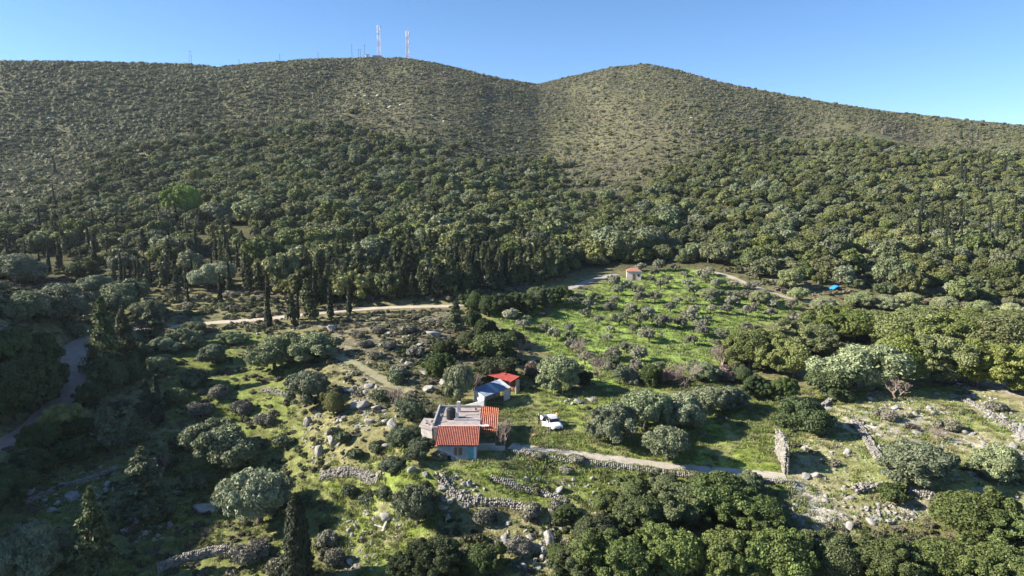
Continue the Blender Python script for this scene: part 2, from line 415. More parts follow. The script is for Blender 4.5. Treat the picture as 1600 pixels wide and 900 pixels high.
def crown_mesh(name, *a, **k):
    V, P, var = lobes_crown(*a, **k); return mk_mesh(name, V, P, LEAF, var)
def cypress_mesh(name, seed, hgt, wid, nleaf, leaf, taper=0.8, ragged=0.1, base=0.04):
    rng = np.random.default_rng(seed); n = nleaf
    t = rng.uniform(0,1,n)**0.9; a = rng.uniform(0,2*np.pi,n)
    def prof(t): return wid/2*np.minimum(1, (t*7+.35))*np.power(np.clip(1-t,0,1), taper)*(0.92+0.08*np.sin(t*31+seed))
    bumps = 1+ragged*np.sin(a*3+t*23+seed)*np.sin(a*5-t*41)+rng.normal(0,ragged*.6,n)
    r = prof(t)*bumps; z = hgt*(base+(1-base)*t)
    P = np.column_stack([r*np.cos(a), r*np.sin(a), z]); d = np.column_stack([np.cos(a), np.sin(a), np.full(n,.35)])
    Nn = unit(d+rng.normal(size=d.shape)*0.55)
    V, F = leaf_quads(P, Nn, leaf, rng, 1.6, np.array([0,0,1.0])); var = np.repeat(np.clip(.5+rng.normal(0,.2,n),0,1),4)
    m = 10; ring = []; lev = np.linspace(0,1,9)
    for tt in lev:
        for k in range(m): ring.append((prof(tt)*.8*math.cos(2*math.pi*k/m), prof(tt)*.8*math.sin(2*math.pi*k/m), hgt*(base+(1-base)*tt)))
    Q = [(i*m+k,i*m+(k+1)%m,(i+1)*m+(k+1)%m,(i+1)*m+k) for i in range(len(lev)-1) for k in range(m)]
    return mk_mesh(name, np.vstack([V, ring]), [np.vstack([F, np.array(Q)+len(V)])], LEAF, np.concatenate([var, np.full(len(ring), .2)]))
def pine_mesh(name, seed, hgt, wid, nleaf, leaf, base=0.12, tiers=11, bare=0.0, power=0.8):
    rng = np.random.default_rng(seed); Ps = []; Ds = []
    nb = tiers*6; per = nleaf//nb
    for b in range(nb):
        t = (b/nb)**0.95*(1-bare); z = hgt*(base+(1-base)*t); L = wid/2*(1-t)**power*rng.uniform(.7,1.15)+0.12; a = rng.uniform(0,2*np.pi)
        s = rng.uniform(0.15,1,per)**0.7; w = 0.30*L*(1-s*.55)
        off = rng.normal(size=(per,3))*np.column_stack([w,w,w*.45])
        base_p = np.column_stack([np.cos(a)*L*s, np.sin(a)*L*s, z+L*(0.25*s-.32*s*s)])
        Ps.append(base_p+off); dd = np.column_stack([np.cos(a)*np.full(per,.5), np.sin(a)*np.full(per,.5), np.full(per,.75)])+off*0.8/L; Ds.append(dd)
    P = np.vstack(Ps); d = unit(np.vstack(Ds)); Nn = unit(d+rng.normal(size=d.shape)*.6)
    V, F = leaf_quads(P, Nn, leaf, rng, 1.5); var = np.repeat(np.clip(.5+rng.normal(0,.2,len(P)),0,1),4)
    return mk_mesh(name, V, [F], LEAF, var)
def trunk_mesh(name, seed, hgt, r, limbs, spread, material=BARK, lean=0.1):
    rng = random.Random(seed); m = MB(); top = Vector((rng.uniform(-1,1)*lean*hgt, rng.uniform(-1,1)*lean*hgt, hgt))
    mid = top*0.5+Vector((rng.uniform(-.1,.1)*hgt, rng.uniform(-.1,.1)*hgt, 0))
    m.tube((0,0,-0.4), (0,0,.1), r*1.45, r*1.15, 7); m.tube((0,0,.1), mid, r*1.15, r*.85, 7); m.tube(mid, top, r*.85, r*.6, 7)
    for i in range(limbs):
        a = 2*math.pi*i/limbs+rng.uniform(-.4,.4); s = rng.uniform(.6,1)*spread
        st = mid.lerp(top, rng.uniform(.4,1)); e1 = st+Vector((math.cos(a)*s*.55, math.sin(a)*s*.55, s*rng.uniform(.35,.7))); e2 = e1+Vector((math.cos(a)*s*.4, math.sin(a)*s*.4, s*rng.uniform(.2,.6)))
        m.tube(st, e1, r*.5, r*.32, 5); m.tube(e1, e2, r*.32, r*.1, 5)
    return m.mesh(name, material, True)
def twig_mesh(name, seed, hgt, wid, depth=5, r=0.07, material=TWIG, up=0.5):
    rng = random.Random(seed); m = MB()
    def grow(p, d, L, rad, k):
        e = p+d*L; m.tube(p, e, rad, rad*.62, 3, caps=False)
        if k == 0: return
        for _ in range(3 if k > 1 else 3):
            q = Vector((rng.gauss(0,1), rng.gauss(0,1), rng.gauss(up,.7))).normalized()
            grow(p.lerp(e, rng.uniform(.55,1)), (d*.8+q*.85).normalized(), L*rng.uniform(.58,.82), rad*.6, k-1)
    for i in range(3):
        a = 2*math.pi*i/3+rng.uniform(-.5,.5)
        grow(Vector((0,0,-.1)), Vector((math.cos(a)*.5, math.sin(a)*.5, 1)).normalized(), hgt*.3, r, depth-1)
    xs = max(max(abs(v[0]), abs(v[1])) for v in m.v); zs = max(v[2] for v in m.v)
    m.v = [(v[0]*wid/2/xs, v[1]*wid/2/xs, v[2]*hgt/zs) for v in m.v]
    return m.mesh(name, material)

# prototypes, natural size in metres; kind -> list of (trunk mesh or None, crown mesh, width, height)
PROTO = {}
PROTO['oak'] = [(trunk_mesh('oak_trunk',i,2.0,.2,4,1.6), crown_mesh('oak_crown',100+i,7.0,5.6,.06,130,.066,19000,.10,jitter=.6,droop=-.5), 7.0, 5.6) for i in range(4)]
PROTO['olive'] = [(trunk_mesh('olive_trunk',20+i,1.5,.32,5,1.8,lean=.2), crown_mesh('olive_crown',200+i,8.0,6.0,.12,70,.085,14000,.12,jitter=.6,air=.2,elong=1.6,core=.74,droop=-.45), 8.0, 6.0) for i in range(4)]
PROTO['round'] = [(trunk_mesh('round_trunk',30,1.6,.22,4,1.4), crown_mesh('round_crown',300,6.5,6.2,.03,40,.12,9000,.15,jitter=.55,droop=-.7), 6.5, 6.2)]
PROTO['grove'] = [(trunk_mesh('grove_trunk',40+i,1.2,.17,4,1.0,lean=.15), crown_mesh('grove_crown',400+i,4.0,3.4,.24,26,.105,2000,.135,jitter=.8,air=.25,elong=1.4,core=.7,coreico=ICO0), 4.0, 3.4) for i in range(5)]
PROTO['forest'] = [(trunk_mesh('forest_trunk',50+i,2.4,.22,3,1.6), crown_mesh('forest_crown',500+i,7.0,6.2,.08,40,.105,2600,.24,jitter=.6,droop=-.4,coreico=ICO1), 7.0, 6.2) for i in range(6)]
PROTO['cypress'] = [(trunk_mesh('cypress_trunk',60+i,1.0,.16,0,0,lean=.0), cypress_mesh('cypress_crown',600+i,11.0,2.0,1300,.26,taper=.72,ragged=.16), 2.0, 11.0) for i in range(3)]
PROTO['tall_cypress'] = [(trunk_mesh('cypress_trunk',66,1.0,.2,0,0,lean=.0), cypress_mesh('cypress_crown',666,9.5,3.0,9000,.13,taper=.42,ragged=.10), 3.0, 9.5)]
PROTO['pine'] = [(trunk_mesh('pine_trunk',70+i,5.5,.16,0,0,lean=.02), pine_mesh('pine_crown',700+i,8.0,4.4,6500,.15,tiers=12), 4.4, 8.0) for i in range(3)]
PROTO['far_pine'] = [(trunk_mesh('pine_trunk',76+i,6,.16,0,0,lean=.02), pine_mesh('pine_crown',760+i,10.0,4.6,1400,.34,tiers=11,base=.2), 4.6, 10.0) for i in range(3)]
PROTO['shrub'] = [(None, crown_mesh('shrub_crown',800+i,2.4,1.5,-.1,16,.16,1600,.11,jitter=.7,droop=-.2,coreico=ICO0), 2.4, 1.5) for i in range(4)]
PROTO['bare'] = [(None, twig_mesh('bare_branches',900+i,3.0,3.4,6,.07), 3.4, 3.0) for i in range(3)]

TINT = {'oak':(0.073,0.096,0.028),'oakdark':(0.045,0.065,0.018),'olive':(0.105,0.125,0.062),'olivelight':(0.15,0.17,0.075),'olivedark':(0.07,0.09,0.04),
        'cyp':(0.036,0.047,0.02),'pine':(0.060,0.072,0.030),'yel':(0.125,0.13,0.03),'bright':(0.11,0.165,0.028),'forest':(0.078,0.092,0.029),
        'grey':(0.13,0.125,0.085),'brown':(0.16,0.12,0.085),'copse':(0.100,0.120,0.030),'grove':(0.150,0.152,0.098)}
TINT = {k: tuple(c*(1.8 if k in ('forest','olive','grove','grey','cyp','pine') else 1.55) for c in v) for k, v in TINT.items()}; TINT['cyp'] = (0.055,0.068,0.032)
NAMES = {'oak':('evergreen_tree','tree'),'olive':('olive_tree','olive tree'),'round':('evergreen_tree','tree'),'grove':('olive_tree','olive tree'),'forest':('forest_tree','tree'),
         'cypress':('cypress_tree','cypress'),'tall_cypress':('cypress_tree','cypress'),'pine':('conifer_tree','conifer'),'far_pine':('conifer_tree','conifer'),'shrub':('shrub','shrub'),'bare':('bare_tree','bare tree')}
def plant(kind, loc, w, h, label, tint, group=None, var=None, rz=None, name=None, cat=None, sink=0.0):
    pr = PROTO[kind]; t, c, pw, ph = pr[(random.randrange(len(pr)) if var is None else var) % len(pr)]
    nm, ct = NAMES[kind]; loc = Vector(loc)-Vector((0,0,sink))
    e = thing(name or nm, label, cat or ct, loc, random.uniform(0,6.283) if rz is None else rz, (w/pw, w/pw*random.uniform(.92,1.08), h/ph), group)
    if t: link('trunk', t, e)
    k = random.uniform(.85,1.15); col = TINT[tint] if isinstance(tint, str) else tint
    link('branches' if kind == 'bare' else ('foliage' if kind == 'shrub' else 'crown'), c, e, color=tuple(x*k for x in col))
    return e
def plant_px(kind, px, py, wpx, hpx, label, tint, **kw):
    p = at(px, py); s = mpp(p); w = wpx*s; h = max(hpx*s/0.95-w*0.08, 0.5)
    return plant(kind, p, w, h, label, tint, **kw)

# ------------------------------------------------------------------ the ground sheet
C_SCRUB = np.array((0.155,0.140,0.078)); C_DRYG = np.array((0.225,0.215,0.085)); C_GRASS = np.array((0.185,0.235,0.045)); C_SOIL = np.array((0.27,0.225,0.16))
C_PALE = np.array((0.40,0.37,0.31)); C_FLOOR = np.array((0.075,0.075,0.035)); C_TAN = np.array((0.165,0.145,0.082))
P_GROVE = polyat([(760,492),(850,470),(960,440),(1000,422),(1090,420),(1150,440),(1200,458),(1262,478),(1180,505),(1140,560),(1060,600),(980,620),(900,590),(830,530)])
P_YARD = polyat([(700,628),(800,610),(900,608),(1000,600),(1200,600),(1230,640),(1240,740),(1100,735),(800,695),(770,690)])
P_BELOW = polyat([(500,735),(600,690),(680,715),(800,700),(1000,725),(1240,748),(1280,830),(1000,790),(900,800),(700,790),(680,830),(720,905),(560,905),(520,810)])
P_KNOLL = polyat([(500,500),(600,488),(700,484),(740,520),(760,560),(700,600),(610,640),(560,620),(520,560)])
P_FIELD = polyat([(1240,620),(1330,600),(1460,585),(1620,590),(1620,780),(1480,800),(1380,800),(1240,830),(1240,700)])
P_HOLLOW = polyat([(200,530),(400,520),(480,560),(460,640),(440,700),(330,640),(250,660),(220,580)])
P_HOLL2 = polyat([(0,760),(300,680),(470,660),(520,760),(480,900),(0,905)])
WX = X+fbm(X, Y, 9, 3, 51)*3.0; WY = Y+fbm(X, Y, 9, 3, 57)*3.0
def pm(poly): return smooth(smooth(inpoly(WX, WY, poly).astype(float), 5, 0), 5, 1)[..., None]
n1 = (fbm(X, Y, 14, 4, 61)*.5+.5)[..., None]; n2 = (fbm(X, Y, 4, 3, 67)*.5+.5)[..., None]; n3 = (fbm(X, Y, 70, 4, 71)*.5+.5)[..., None]
RRc = RR[..., None]
base = C_DRYG*(1-n1)+C_SCRUB*n1
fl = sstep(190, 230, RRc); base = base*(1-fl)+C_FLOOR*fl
up = sstep(330, 520, RRc); base = base*(1-up)+(C_SCRUB*(1-n3)+C_TAN*n3)*np.array((.86,.94,.86))*up
def over(mask, colr):
    global base; base = base*(1-mask)+colr*mask
over(pm(P_KNOLL), C_SCRUB*.7+C_SOIL*.5*n2)
over(pm(P_HOLLOW), C_GRASS*.75*(n1*.6+.5)+C_SCRUB*.25); over(pm(P_HOLL2)*.8, C_GRASS*.5+C_SCRUB*.3)
over(pm(P_BELOW)*(.2+.7*sstep(.38,.62,n1)), C_GRASS*(.6+.5*n2)); over(pm(P_BELOW)*sstep(.56,.72,n2)*.6, C_SOIL*.8)
over(pm(P_GROVE)*(.8+.2*sstep(.3,.6,n2)), C_GRASS*np.array((1.02,1.12,1.2))*(.95+.4*n1))
over(pm(P_YARD)*(.45+.55*sstep(.38,.6,n1)), C_GRASS*(.75+.5*n2))
over(pm(P_YARD)*sstep(.52,.66,n2)*.55, C_DRYG*.7+C_SOIL*.3); fm = pm(P_FIELD); over(fm, C_DRYG*.8+C_SOIL*.45); over(fm*sstep(.46,.6,n1)*.85, C_PALE*1.05); over(fm*sstep(.56,.7,1-n1)*.55, C_GRASS)
rocky = fm*.9+pm(P_KNOLL)*.6+(1-sstep(.25,.6,n2))*.5*(1-sstep(150,200,RRc))
nA, nR = X.shape
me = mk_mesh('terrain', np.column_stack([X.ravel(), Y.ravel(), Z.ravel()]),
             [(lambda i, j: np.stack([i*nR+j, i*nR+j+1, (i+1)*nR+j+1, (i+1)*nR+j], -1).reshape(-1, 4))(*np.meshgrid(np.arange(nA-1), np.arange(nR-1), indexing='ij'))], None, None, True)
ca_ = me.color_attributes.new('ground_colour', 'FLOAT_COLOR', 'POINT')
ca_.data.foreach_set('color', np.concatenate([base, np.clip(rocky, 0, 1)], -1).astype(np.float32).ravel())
gm = bpy.data.materials.new('ground'); gm.use_nodes = True; t = gm.node_tree; b = t.nodes['Principled BSDF']
b.inputs['Roughness'].default_value = 0.95; b.inputs['Specular IOR Level'].default_value = 0.1
ga = t.nodes.new('ShaderNodeAttribute'); ga.attribute_name = 'ground_colour'
geo = t.nodes.new('ShaderNodeNewGeometry')
def gnoise(scale, det=5, ro=.6):
    n = t.nodes.new('ShaderNodeTexNoise'); n.inputs['Scale'].default_value = scale; n.inputs['Detail'].default_value = det; n.inputs['Roughness'].default_value = ro
    t.links.new(geo.outputs['Position'], n.inputs['Vector']); return n
na = gnoise(0.7); nb_ = gnoise(3.5, 4); nc = gnoise(0.16)
def mrange(src, lo, hi, a=.3, bb=.7):
    m_ = t.nodes.new('ShaderNodeMapRange'); m_.inputs[1].default_value = a; m_.inputs[2].default_value = bb; m_.inputs[3].default_value = lo; m_.inputs[4].default_value = hi
    t.links.new(src, m_.inputs[0]); return m_
def mixc(fac, c1, c2, mode='MIX'):
    m_ = t.nodes.new('ShaderNodeMix'); m_.data_type = 'RGBA'; m_.blend_type = mode
    if isinstance(fac, float): m_.inputs['Factor'].default_value = fac
    else: t.links.new(fac, m_.inputs['Factor'])
    for s_, c in ((m_.inputs['A'], c1), (m_.inputs['B'], c2)):
        if isinstance(c, tuple): s_.default_value = (*c, 1)
        else: t.links.new(c, s_)
    return m_.outputs['Result']
va = mrange(na.outputs['Fac'], 0.45, 1.55); vb = mrange(nb_.outputs['Fac'], 0.6, 1.4)
mm = t.nodes.new('ShaderNodeMath'); mm.operation = 'MULTIPLY'; t.links.new(va.outputs[0], mm.inputs[0]); t.links.new(vb.outputs[0], mm.inputs[1])
sc_ = t.nodes.new('ShaderNodeVectorMath'); sc_.operation = 'SCALE'; t.links.new(ga.outputs['Color'], sc_.inputs[0]); t.links.new(mm.outputs[0], sc_.inputs['Scale'])
dry = mrange(nc.outputs['Fac'], 0.0, 0.5, .48, .68)
c1 = mixc(dry.outputs[0], sc_.outputs[0], (0.17,0.145,0.075))
vo = t.nodes.new('ShaderNodeTexVoronoi'); vo.inputs['Scale'].default_value = 1.6; t.links.new(geo.outputs['Position'], vo.inputs['Vector'])
st_ = mrange(vo.outputs['Distance'], 1.0, 0.0, .22, .30); sn = mrange(na.outputs['Fac'], 0, 1, .52, .6)
sm = t.nodes.new('ShaderNodeMath'); sm.operation = 'MULTIPLY'; t.links.new(st_.outputs[0], sm.inputs[0]); t.links.new(sn.outputs[0], sm.inputs[1])
sm2 = t.nodes.new('ShaderNodeMath'); sm2.operation = 'MULTIPLY'; t.links.new(sm.outputs[0], sm2.inputs[0]); t.links.new(ga.outputs['Alpha'], sm2.inputs[1])
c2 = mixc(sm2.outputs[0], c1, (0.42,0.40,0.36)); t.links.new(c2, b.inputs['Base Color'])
bp = t.nodes.new('ShaderNodeBump'); bp.inputs['Strength'].default_value = 0.8; bp.inputs['Distance'].default_value = 0.25
t.links.new(nb_.outputs['Fac'], bp.inputs['Height']); t.links.new(bp.outputs[0], b.inputs['Normal'])
me.materials.append(gm)
o = link('terrain', me); o['kind'] = 'structure'; o['label'] = 'hillside, hollow and terraced fields'

# roads as sheets just above the levelled ground
def ribbon(name, key, material, lift=0.05, rag=0.25):
    pts, w = ROADS[key]; n = len(pts); d = np.gradient(pts[:, :2], axis=0); d = unit(d); nx = np.column_stack([-d[:,1], d[:,0]])
    K = 7; V = []; off = np.linspace(-.5,.5,K)
    j = np.stack([fbm(np.arange(n)*1.0, np.full(n, s*50.0), 4, 2, 5)*rag for s in (1,2)], 1)
    for i in range(n):
        for o_ in off:
            q = pts[i,:2]+nx[i]*(o_*w+(j[i,0]*-o_*2 if o_ < 0 else j[i,1]*o_*2))
            V.append((q[0], q[1], max(float(ground(q[0], q[1])), pts[i,2]-.3)+lift))
    F = [(i*K+k, i*K+k+1, (i+1)*K+k+1, (i+1)*K+k) for i in range(n-1) for k in range(K-1)]
    o = link(name, mk_mesh(name, V, [F], material, None, True)); o['kind'] = 'structure'; return o
ASPH = mat('worn_asphalt', (0.27,0.205,0.165), .9, 0, .6, .3, 4, col2=(0.40,0.31,0.25)); DIRT = mat('pale_dirt', (0.36,0.30,0.23), .95, 0, .5, .4, 3, col2=(0.52,0.45,0.36)); CONC = mat('lane_dirt', (0.36,0.315,0.25), .95, 0, .9, .5, 3, col2=(0.52,0.47,0.39))
ribbon('road', 'road', ASPH); ribbon('dirt_track', 'track', DIRT); ribbon('upper_track', 'upper_track', mat('track_grey', (0.30,0.28,0.25), .95, .25, .7))
ribbon('grove_path', 'grove_track', DIRT); ribbon('lane', 'lane', CONC); ribbon('rutted_path', 'ruts', mat('grassy_ruts', (0.20,0.20,0.08), .95, 0, .9, .4, 4, col2=(0.36,0.31,0.21)), rag=.5)

# ------------------------------------------------------------------ instanced masses (kind = stuff)
def scatter(name, label, cat, P, S, src, rotz=None, tilt=None, pick=None):
    """one object: points carrying instances of the source meshes [(mesh, colour)]"""
    P = np.asarray(P, np.float32); n = len(P); m = bpy.data.meshes.new(name); m.vertices.add(n); m.vertices.foreach_set('co', P.ravel())
    rng = np.random.default_rng(n)
    a = m.attributes.new('size', 'FLOAT_VECTOR', 'POINT'); S = np.asarray(S, np.float32)
    if S.ndim == 1: S = np.column_stack([S, S, S*rng.uniform(.8,1.2,n)])
    a.data.foreach_set('vector', S.astype(np.float32).ravel())
    rot = np.zeros((n,3), np.float32); rot[:,2] = rng.uniform(0,6.28,n)
    if tilt is not None: rot[:,0:2] = rng.normal(0,tilt,(n,2))
    a = m.attributes.new('turn', 'FLOAT_VECTOR', 'POINT'); a.data.foreach_set('vector', rot.ravel())
    a = m.attributes.new('pick', 'INT', 'POINT'); a.data.foreach_set('value', (rng.integers(0,len(src),n) if pick is None else pick).astype(np.int32))
    coll = bpy.data.collections.new(name+'_kinds')
    for i, (me_, colr) in enumerate(src):
        if me_.materials[0] == LEAF:
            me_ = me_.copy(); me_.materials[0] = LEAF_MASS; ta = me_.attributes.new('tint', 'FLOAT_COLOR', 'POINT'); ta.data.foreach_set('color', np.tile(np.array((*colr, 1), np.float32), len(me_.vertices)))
        so_ = bpy.data.objects.new('%s_kind_%02d' % (name, i), me_); so_.color = (*colr, 1); coll.objects.link(so_)
    o = link(name, m); o['kind'] = 'stuff'; o['label'] = label; o['category'] = cat
    g = bpy.data.node_groups.new(name, 'GeometryNodeTree')
    g.interface.new_socket('Geometry', in_out='INPUT', socket_type='NodeSocketGeometry'); g.interface.new_socket('Geometry', in_out='OUTPUT', socket_type='NodeSocketGeometry')
    gi = g.nodes.new('NodeGroupInput'); go = g.nodes.new('NodeGroupOutput'); ip = g.nodes.new('GeometryNodeInstanceOnPoints'); ci = g.nodes.new('GeometryNodeCollectionInfo')
    ci.inputs['Collection'].default_value = coll; ci.inputs['Separate Children'].default_value = True; ci.inputs['Reset Children'].default_value = True
    def att(nm, ty):
        q = g.nodes.new('GeometryNodeInputNamedAttribute'); q.data_type = ty; q.inputs['Name'].default_value = nm; return q.outputs[0]
    g.links.new(gi.outputs[0], ip.inputs['Points']); g.links.new(ci.outputs[0], ip.inputs['Instance']); ip.inputs['Pick Instance'].default_value = True
    g.links.new(att('pick','INT'), ip.inputs['Instance Index']); g.links.new(att('size','FLOAT_VECTOR'), ip.inputs['Scale'])
    er = g.nodes.new('FunctionNodeEulerToRotation'); g.links.new(att('turn','FLOAT_VECTOR'), er.inputs[0]); g.links.new(er.outputs[0], ip.inputs['Rotation'])
    g.links.new(ip.outputs[0], go.inputs[0]); md = o.modifiers.new('instances', 'NODES'); md.node_group = g
    return o

def cells(step, rmin, rmax, seed, jit=.5):
    xs = np.arange(-rmax*.72, rmax*.72, step); ys = np.arange(max(20, rmin*.6), rmax, step); gx, gy = np.meshgrid(xs, ys); rng = np.random.default_rng(seed)
    gx = gx.ravel()+rng.uniform(-jit,jit,gx.size)*step; gy = gy.ravel()+rng.uniform(-jit,jit,gy.size)*step
    r = np.hypot(gx, gy); k = (r > rmin) & (r < rmax); gx, gy = gx[k], gy[k]
    P = np.column_stack([gx, gy, ground(gx, gy)]); px, py, d = proj(P); k = (px > -70) & (px < 1670) & (py > -20) & (py < 985)
    return P[k], px[k], py[k], d[k]
def pf(tab, px): return np.interp(px, [a for a, _ in tab], [b for _, b in tab])
road_d = lambda P: np.min([seg_dist(pts[::3], P[:,0], P[:,1])[0]-w/2 for pts, w in ROADS.values()], axis=0)

F_LOW = [(0,405),(90,410),(150,440),(260,440),(330,430),(400,430),(470,474),(700,469),(760,462),(850,444),(960,412),(1040,411),(1130,415),(1200,436),(1290,445),(1330,455),(1450,466),(1600,484)]
F_TOP = [(0,335),(100,315),(170,262),(250,212),(400,195),(550,205),(700,228),(850,262),(900,310),(980,310),(1050,262),(1150,225),(1300,200),(1450,205),(1600,225)]
rng = np.random.default_rng(11)
P, px, py, d = cells(4.9, 180, 560, 1)
lowb = pf(F_LOW, px); topb = pf(F_TOP, px)+fbm(P[:,0], P[:,1], 40, 3, 77)*45+rng.normal(0,8,len(P))
inside = (py < lowb) & (py > topb) & (road_d(P) > 2.2)
patch = (px > 270) & (px < 440) & (py > 352) & (py < 430) | ((px > 0) & (px < 300) & (py > 395))
inside &= ~(patch & (rng.uniform(size=len(P)) < .75))
inside &= rng.uniform(size=len(P)) < np.where((px > 480) & (px < 880) & (py > pf(F_LOW,px)-55), .42, .95)
P, px, py, d = P[inside], px[inside], py[inside], d[inside]
tt = np.clip((py-pf(F_TOP,px))/(pf(F_LOW,px)-pf(F_TOP,px)), 0, 1)
size = (4.4+3.0*np.sqrt(tt))*(.55+.95*rng.uniform(0,1,len(P))**1.6)*np.where(px > 1050, .88, np.where(px > 300, 1.16, 1.0))
P[:,2] -= .25
FT = [(-.012,-.012,-.004),(0,0,0),(.015,.012,.0),(.035,.03,.005),(.02,.015,.02),(-.025,-.03,-.01)]
fcols = [tuple(max(.01, a+b*1.4) for a, b in zip(TINT['forest'], q)) for q in FT]+[TINT['olive'], TINT['oak']]
app = size/d; inframe = (px > -10) & (px < 1610)
order = np.argsort(-(app*inframe)); big = np.zeros(len(P), bool); big[order[:285]] = True
for i in np.where(big)[0]:
    zone = ['at the left edge','around the left cypresses','below the bright green tree','above the left half of the pale track','above the right half of the pale track','left of the pink hut','just above the pink hut','above the olive grove','above the dirt path','behind the blue tarp','right of the blue tarp','at the right edge'][int(np.clip(np.searchsorted([90,230,370,520,690,880,1010,1130,1250,1360,1480], px[i]),0,11))]
    ci_ = random.randrange(len(fcols)); look = ['dark green','green','yellowish green','pale olive','greyish','deep green','silvery','mid green'][ci_]; big_ = 'broad' if size[i] > 6.6 else 'compact'
    plant('forest', P[i], size[i], size[i]*random.uniform(.75,1.0), '%s %s evergreen crown in the forest %s' % (big_, look, zone), fcols[ci_], group='%s %s forest trees %s' % (big_, look, zone), sink=.2)
joined = []
for k, (tm, cm, w_, h_) in enumerate(PROTO['forest']): joined.append((cm, w_))
rest = ~big; Sx = size[rest]/7.0
scatter('forest', 'evergreen forest covering the lower hillside', 'forest', P[rest], np.column_stack([Sx, Sx*rng.uniform(.85,1.15,len(Sx)), Sx*rng.uniform(.75,1.05,len(Sx))]),
        [(joined[k % 6][0], fcols[k % len(fcols)]) for k in range(24)])

# maquis on the upper slopes: cushions of low scrub
def cushion(seed, n, spread, r0, r1, leaves, leaf):
    rg = np.random.default_rng(seed); Vs = []; Fs = []; vv = []; tr = []; n0 = 0
    for i in range(n):
        c = np.array([*rg.uniform(-spread,spread,2), 0]); r = rg.uniform(r0,r1)
        dd = unit(rg.normal(size=(leaves,3))); dd[:,2] = np.abs(dd[:,2]); Pq = c+dd*np.array([r,r,r*.8])*rg.uniform(.8,1.1,(leaves,1))
        V, F = leaf_quads(Pq, unit(dd+rg.normal(size=dd.shape)*.6), leaf, rg, 1.1); Vs.append(V); Fs.append(F+n0); n0 += len(V); vv.append(np.full(len(V), rg.uniform(.25,.75))+np.repeat(rg.normal(0,.12,leaves),4))
        iv, if_ = ICO0; Vs.append(c+iv*np.array([r,r,r*.8])*.8); tr.append(if_+n0); n0 += len(iv); vv.append(np.full(len(iv), .3))
    return mk_mesh('cushion', np.vstack(Vs), [np.vstack(Fs), np.vstack(tr)], LEAF, np.clip(np.concatenate(vv),0,1))
CUSH = [cushion(40+i, 4+(i % 3)*3, 2.4, .5, (2.0,1.5,1.1)[i % 3], 56, .27) for i in range(6)]
P, px, py, d = cells(2.55, 250, 960, 2)
lowb = pf(F_TOP, px)+fbm(P[:,0], P[:,1], 40, 3, 77)*45+14
brown = np.exp(-((px-960)/110)**2-((py-200)/75)**2)+np.exp(-((px-620)/120)**2-((py-185)/40)**2)*.5
dens = .97-.16*brown-.14*(fbm(P[:,0], P[:,1], 55, 3, 91) > .25)
keep = (py < lowb) & (rng.uniform(size=len(P)) < dens)
crestr = np.array([RAD[int(k)] for k in E[:, :].argmax(1)]); rr_ = np.hypot(P[:,0], P[:,1]); cr_ = np.interp(np.arctan2(P[:,0], P[:,1]), AZ, crestr)
keep &= rr_ < cr_+25
P, px, py, d, brown = P[keep], px[keep], py[keep], d[keep], brown[keep]
g1, g2, g3, g4 = (0.178,0.182,0.088), (0.150,0.162,0.076), (0.200,0.186,0.112), (0.212,0.178,0.122)
S = (.42+.62*rng.uniform(0,1,len(P))**2.2)*(1-.2*np.clip(brown,0,1))*np.where(px < 520, 1.28, 1.0); P[:,2] -= .15
scatter('maquis', 'low maquis scrub covering the upper hillside', 'scrub', P, np.column_stack([S, S, S*rng.uniform(.7,1.25,len(S))]),
        [(CUSH[k % 6], (g2,g2,g1,g1,g1,g3,g3,g4)[k//2]) for k in range(16)], tilt=.08,
        pick=np.clip(((.38+fbm(P[:,0],P[:,1],70,4,123)*.55+.45*brown+np.clip((px-560)/700,-.3,.1)+rng.normal(0,.16,len(P)))*16).astype(int),0,15))
# taller bushes sprinkled through the maquis
P, px, py, d = cells(11, 330, 930, 3)
keep = (py < pf(F_TOP, px)+20) & (rng.uniform(size=len(P)) < np.where(px > 1040, .75, .3)) & (np.hypot(P[:,0],P[:,1]) < np.interp(np.arctan2(P[:,0],P[:,1]), AZ, crestr)-4)
P = P[keep]; S = rng.uniform(.3,.62,len(P)); P[:,2] -= .2
scatter('tall_maquis', 'taller bushes dotted through the hillside scrub', 'scrub', P, np.column_stack([S,S,S*.8]), [(joined[k % 6][0], (g1,g2,fcols[1],fcols[3])[k % 4]) for k in range(12)])
# undergrowth between track, olives and forest edge
CUS2 = [cushion(60+i, 5, 1.3, .35, .8, 70, .15) for i in range(5)]
P, px, py, d = cells(2.6, 135, 260, 4)
low2 = (py < 520) & (px < 480) | ((py < 485) & (px < 830)) | ((px > 1130) & (py < 500))
grove_in = inpoly(P[:,0], P[:,1], P_GROVE)
keep = low2 & ~grove_in & (road_d(P) > 1.0) & (rng.uniform(size=len(P)) < .62); P = P[keep]
S = rng.uniform(.7,1.7,len(P)); scatter('undergrowth', 'mixed low undergrowth along the forest edge', 'undergrowth', P, S, [(CUS2[k % 5], (g1,g3,g2,(0.09,0.11,0.03),g4)[k % 5]) for k in range(10)], tilt=.08)
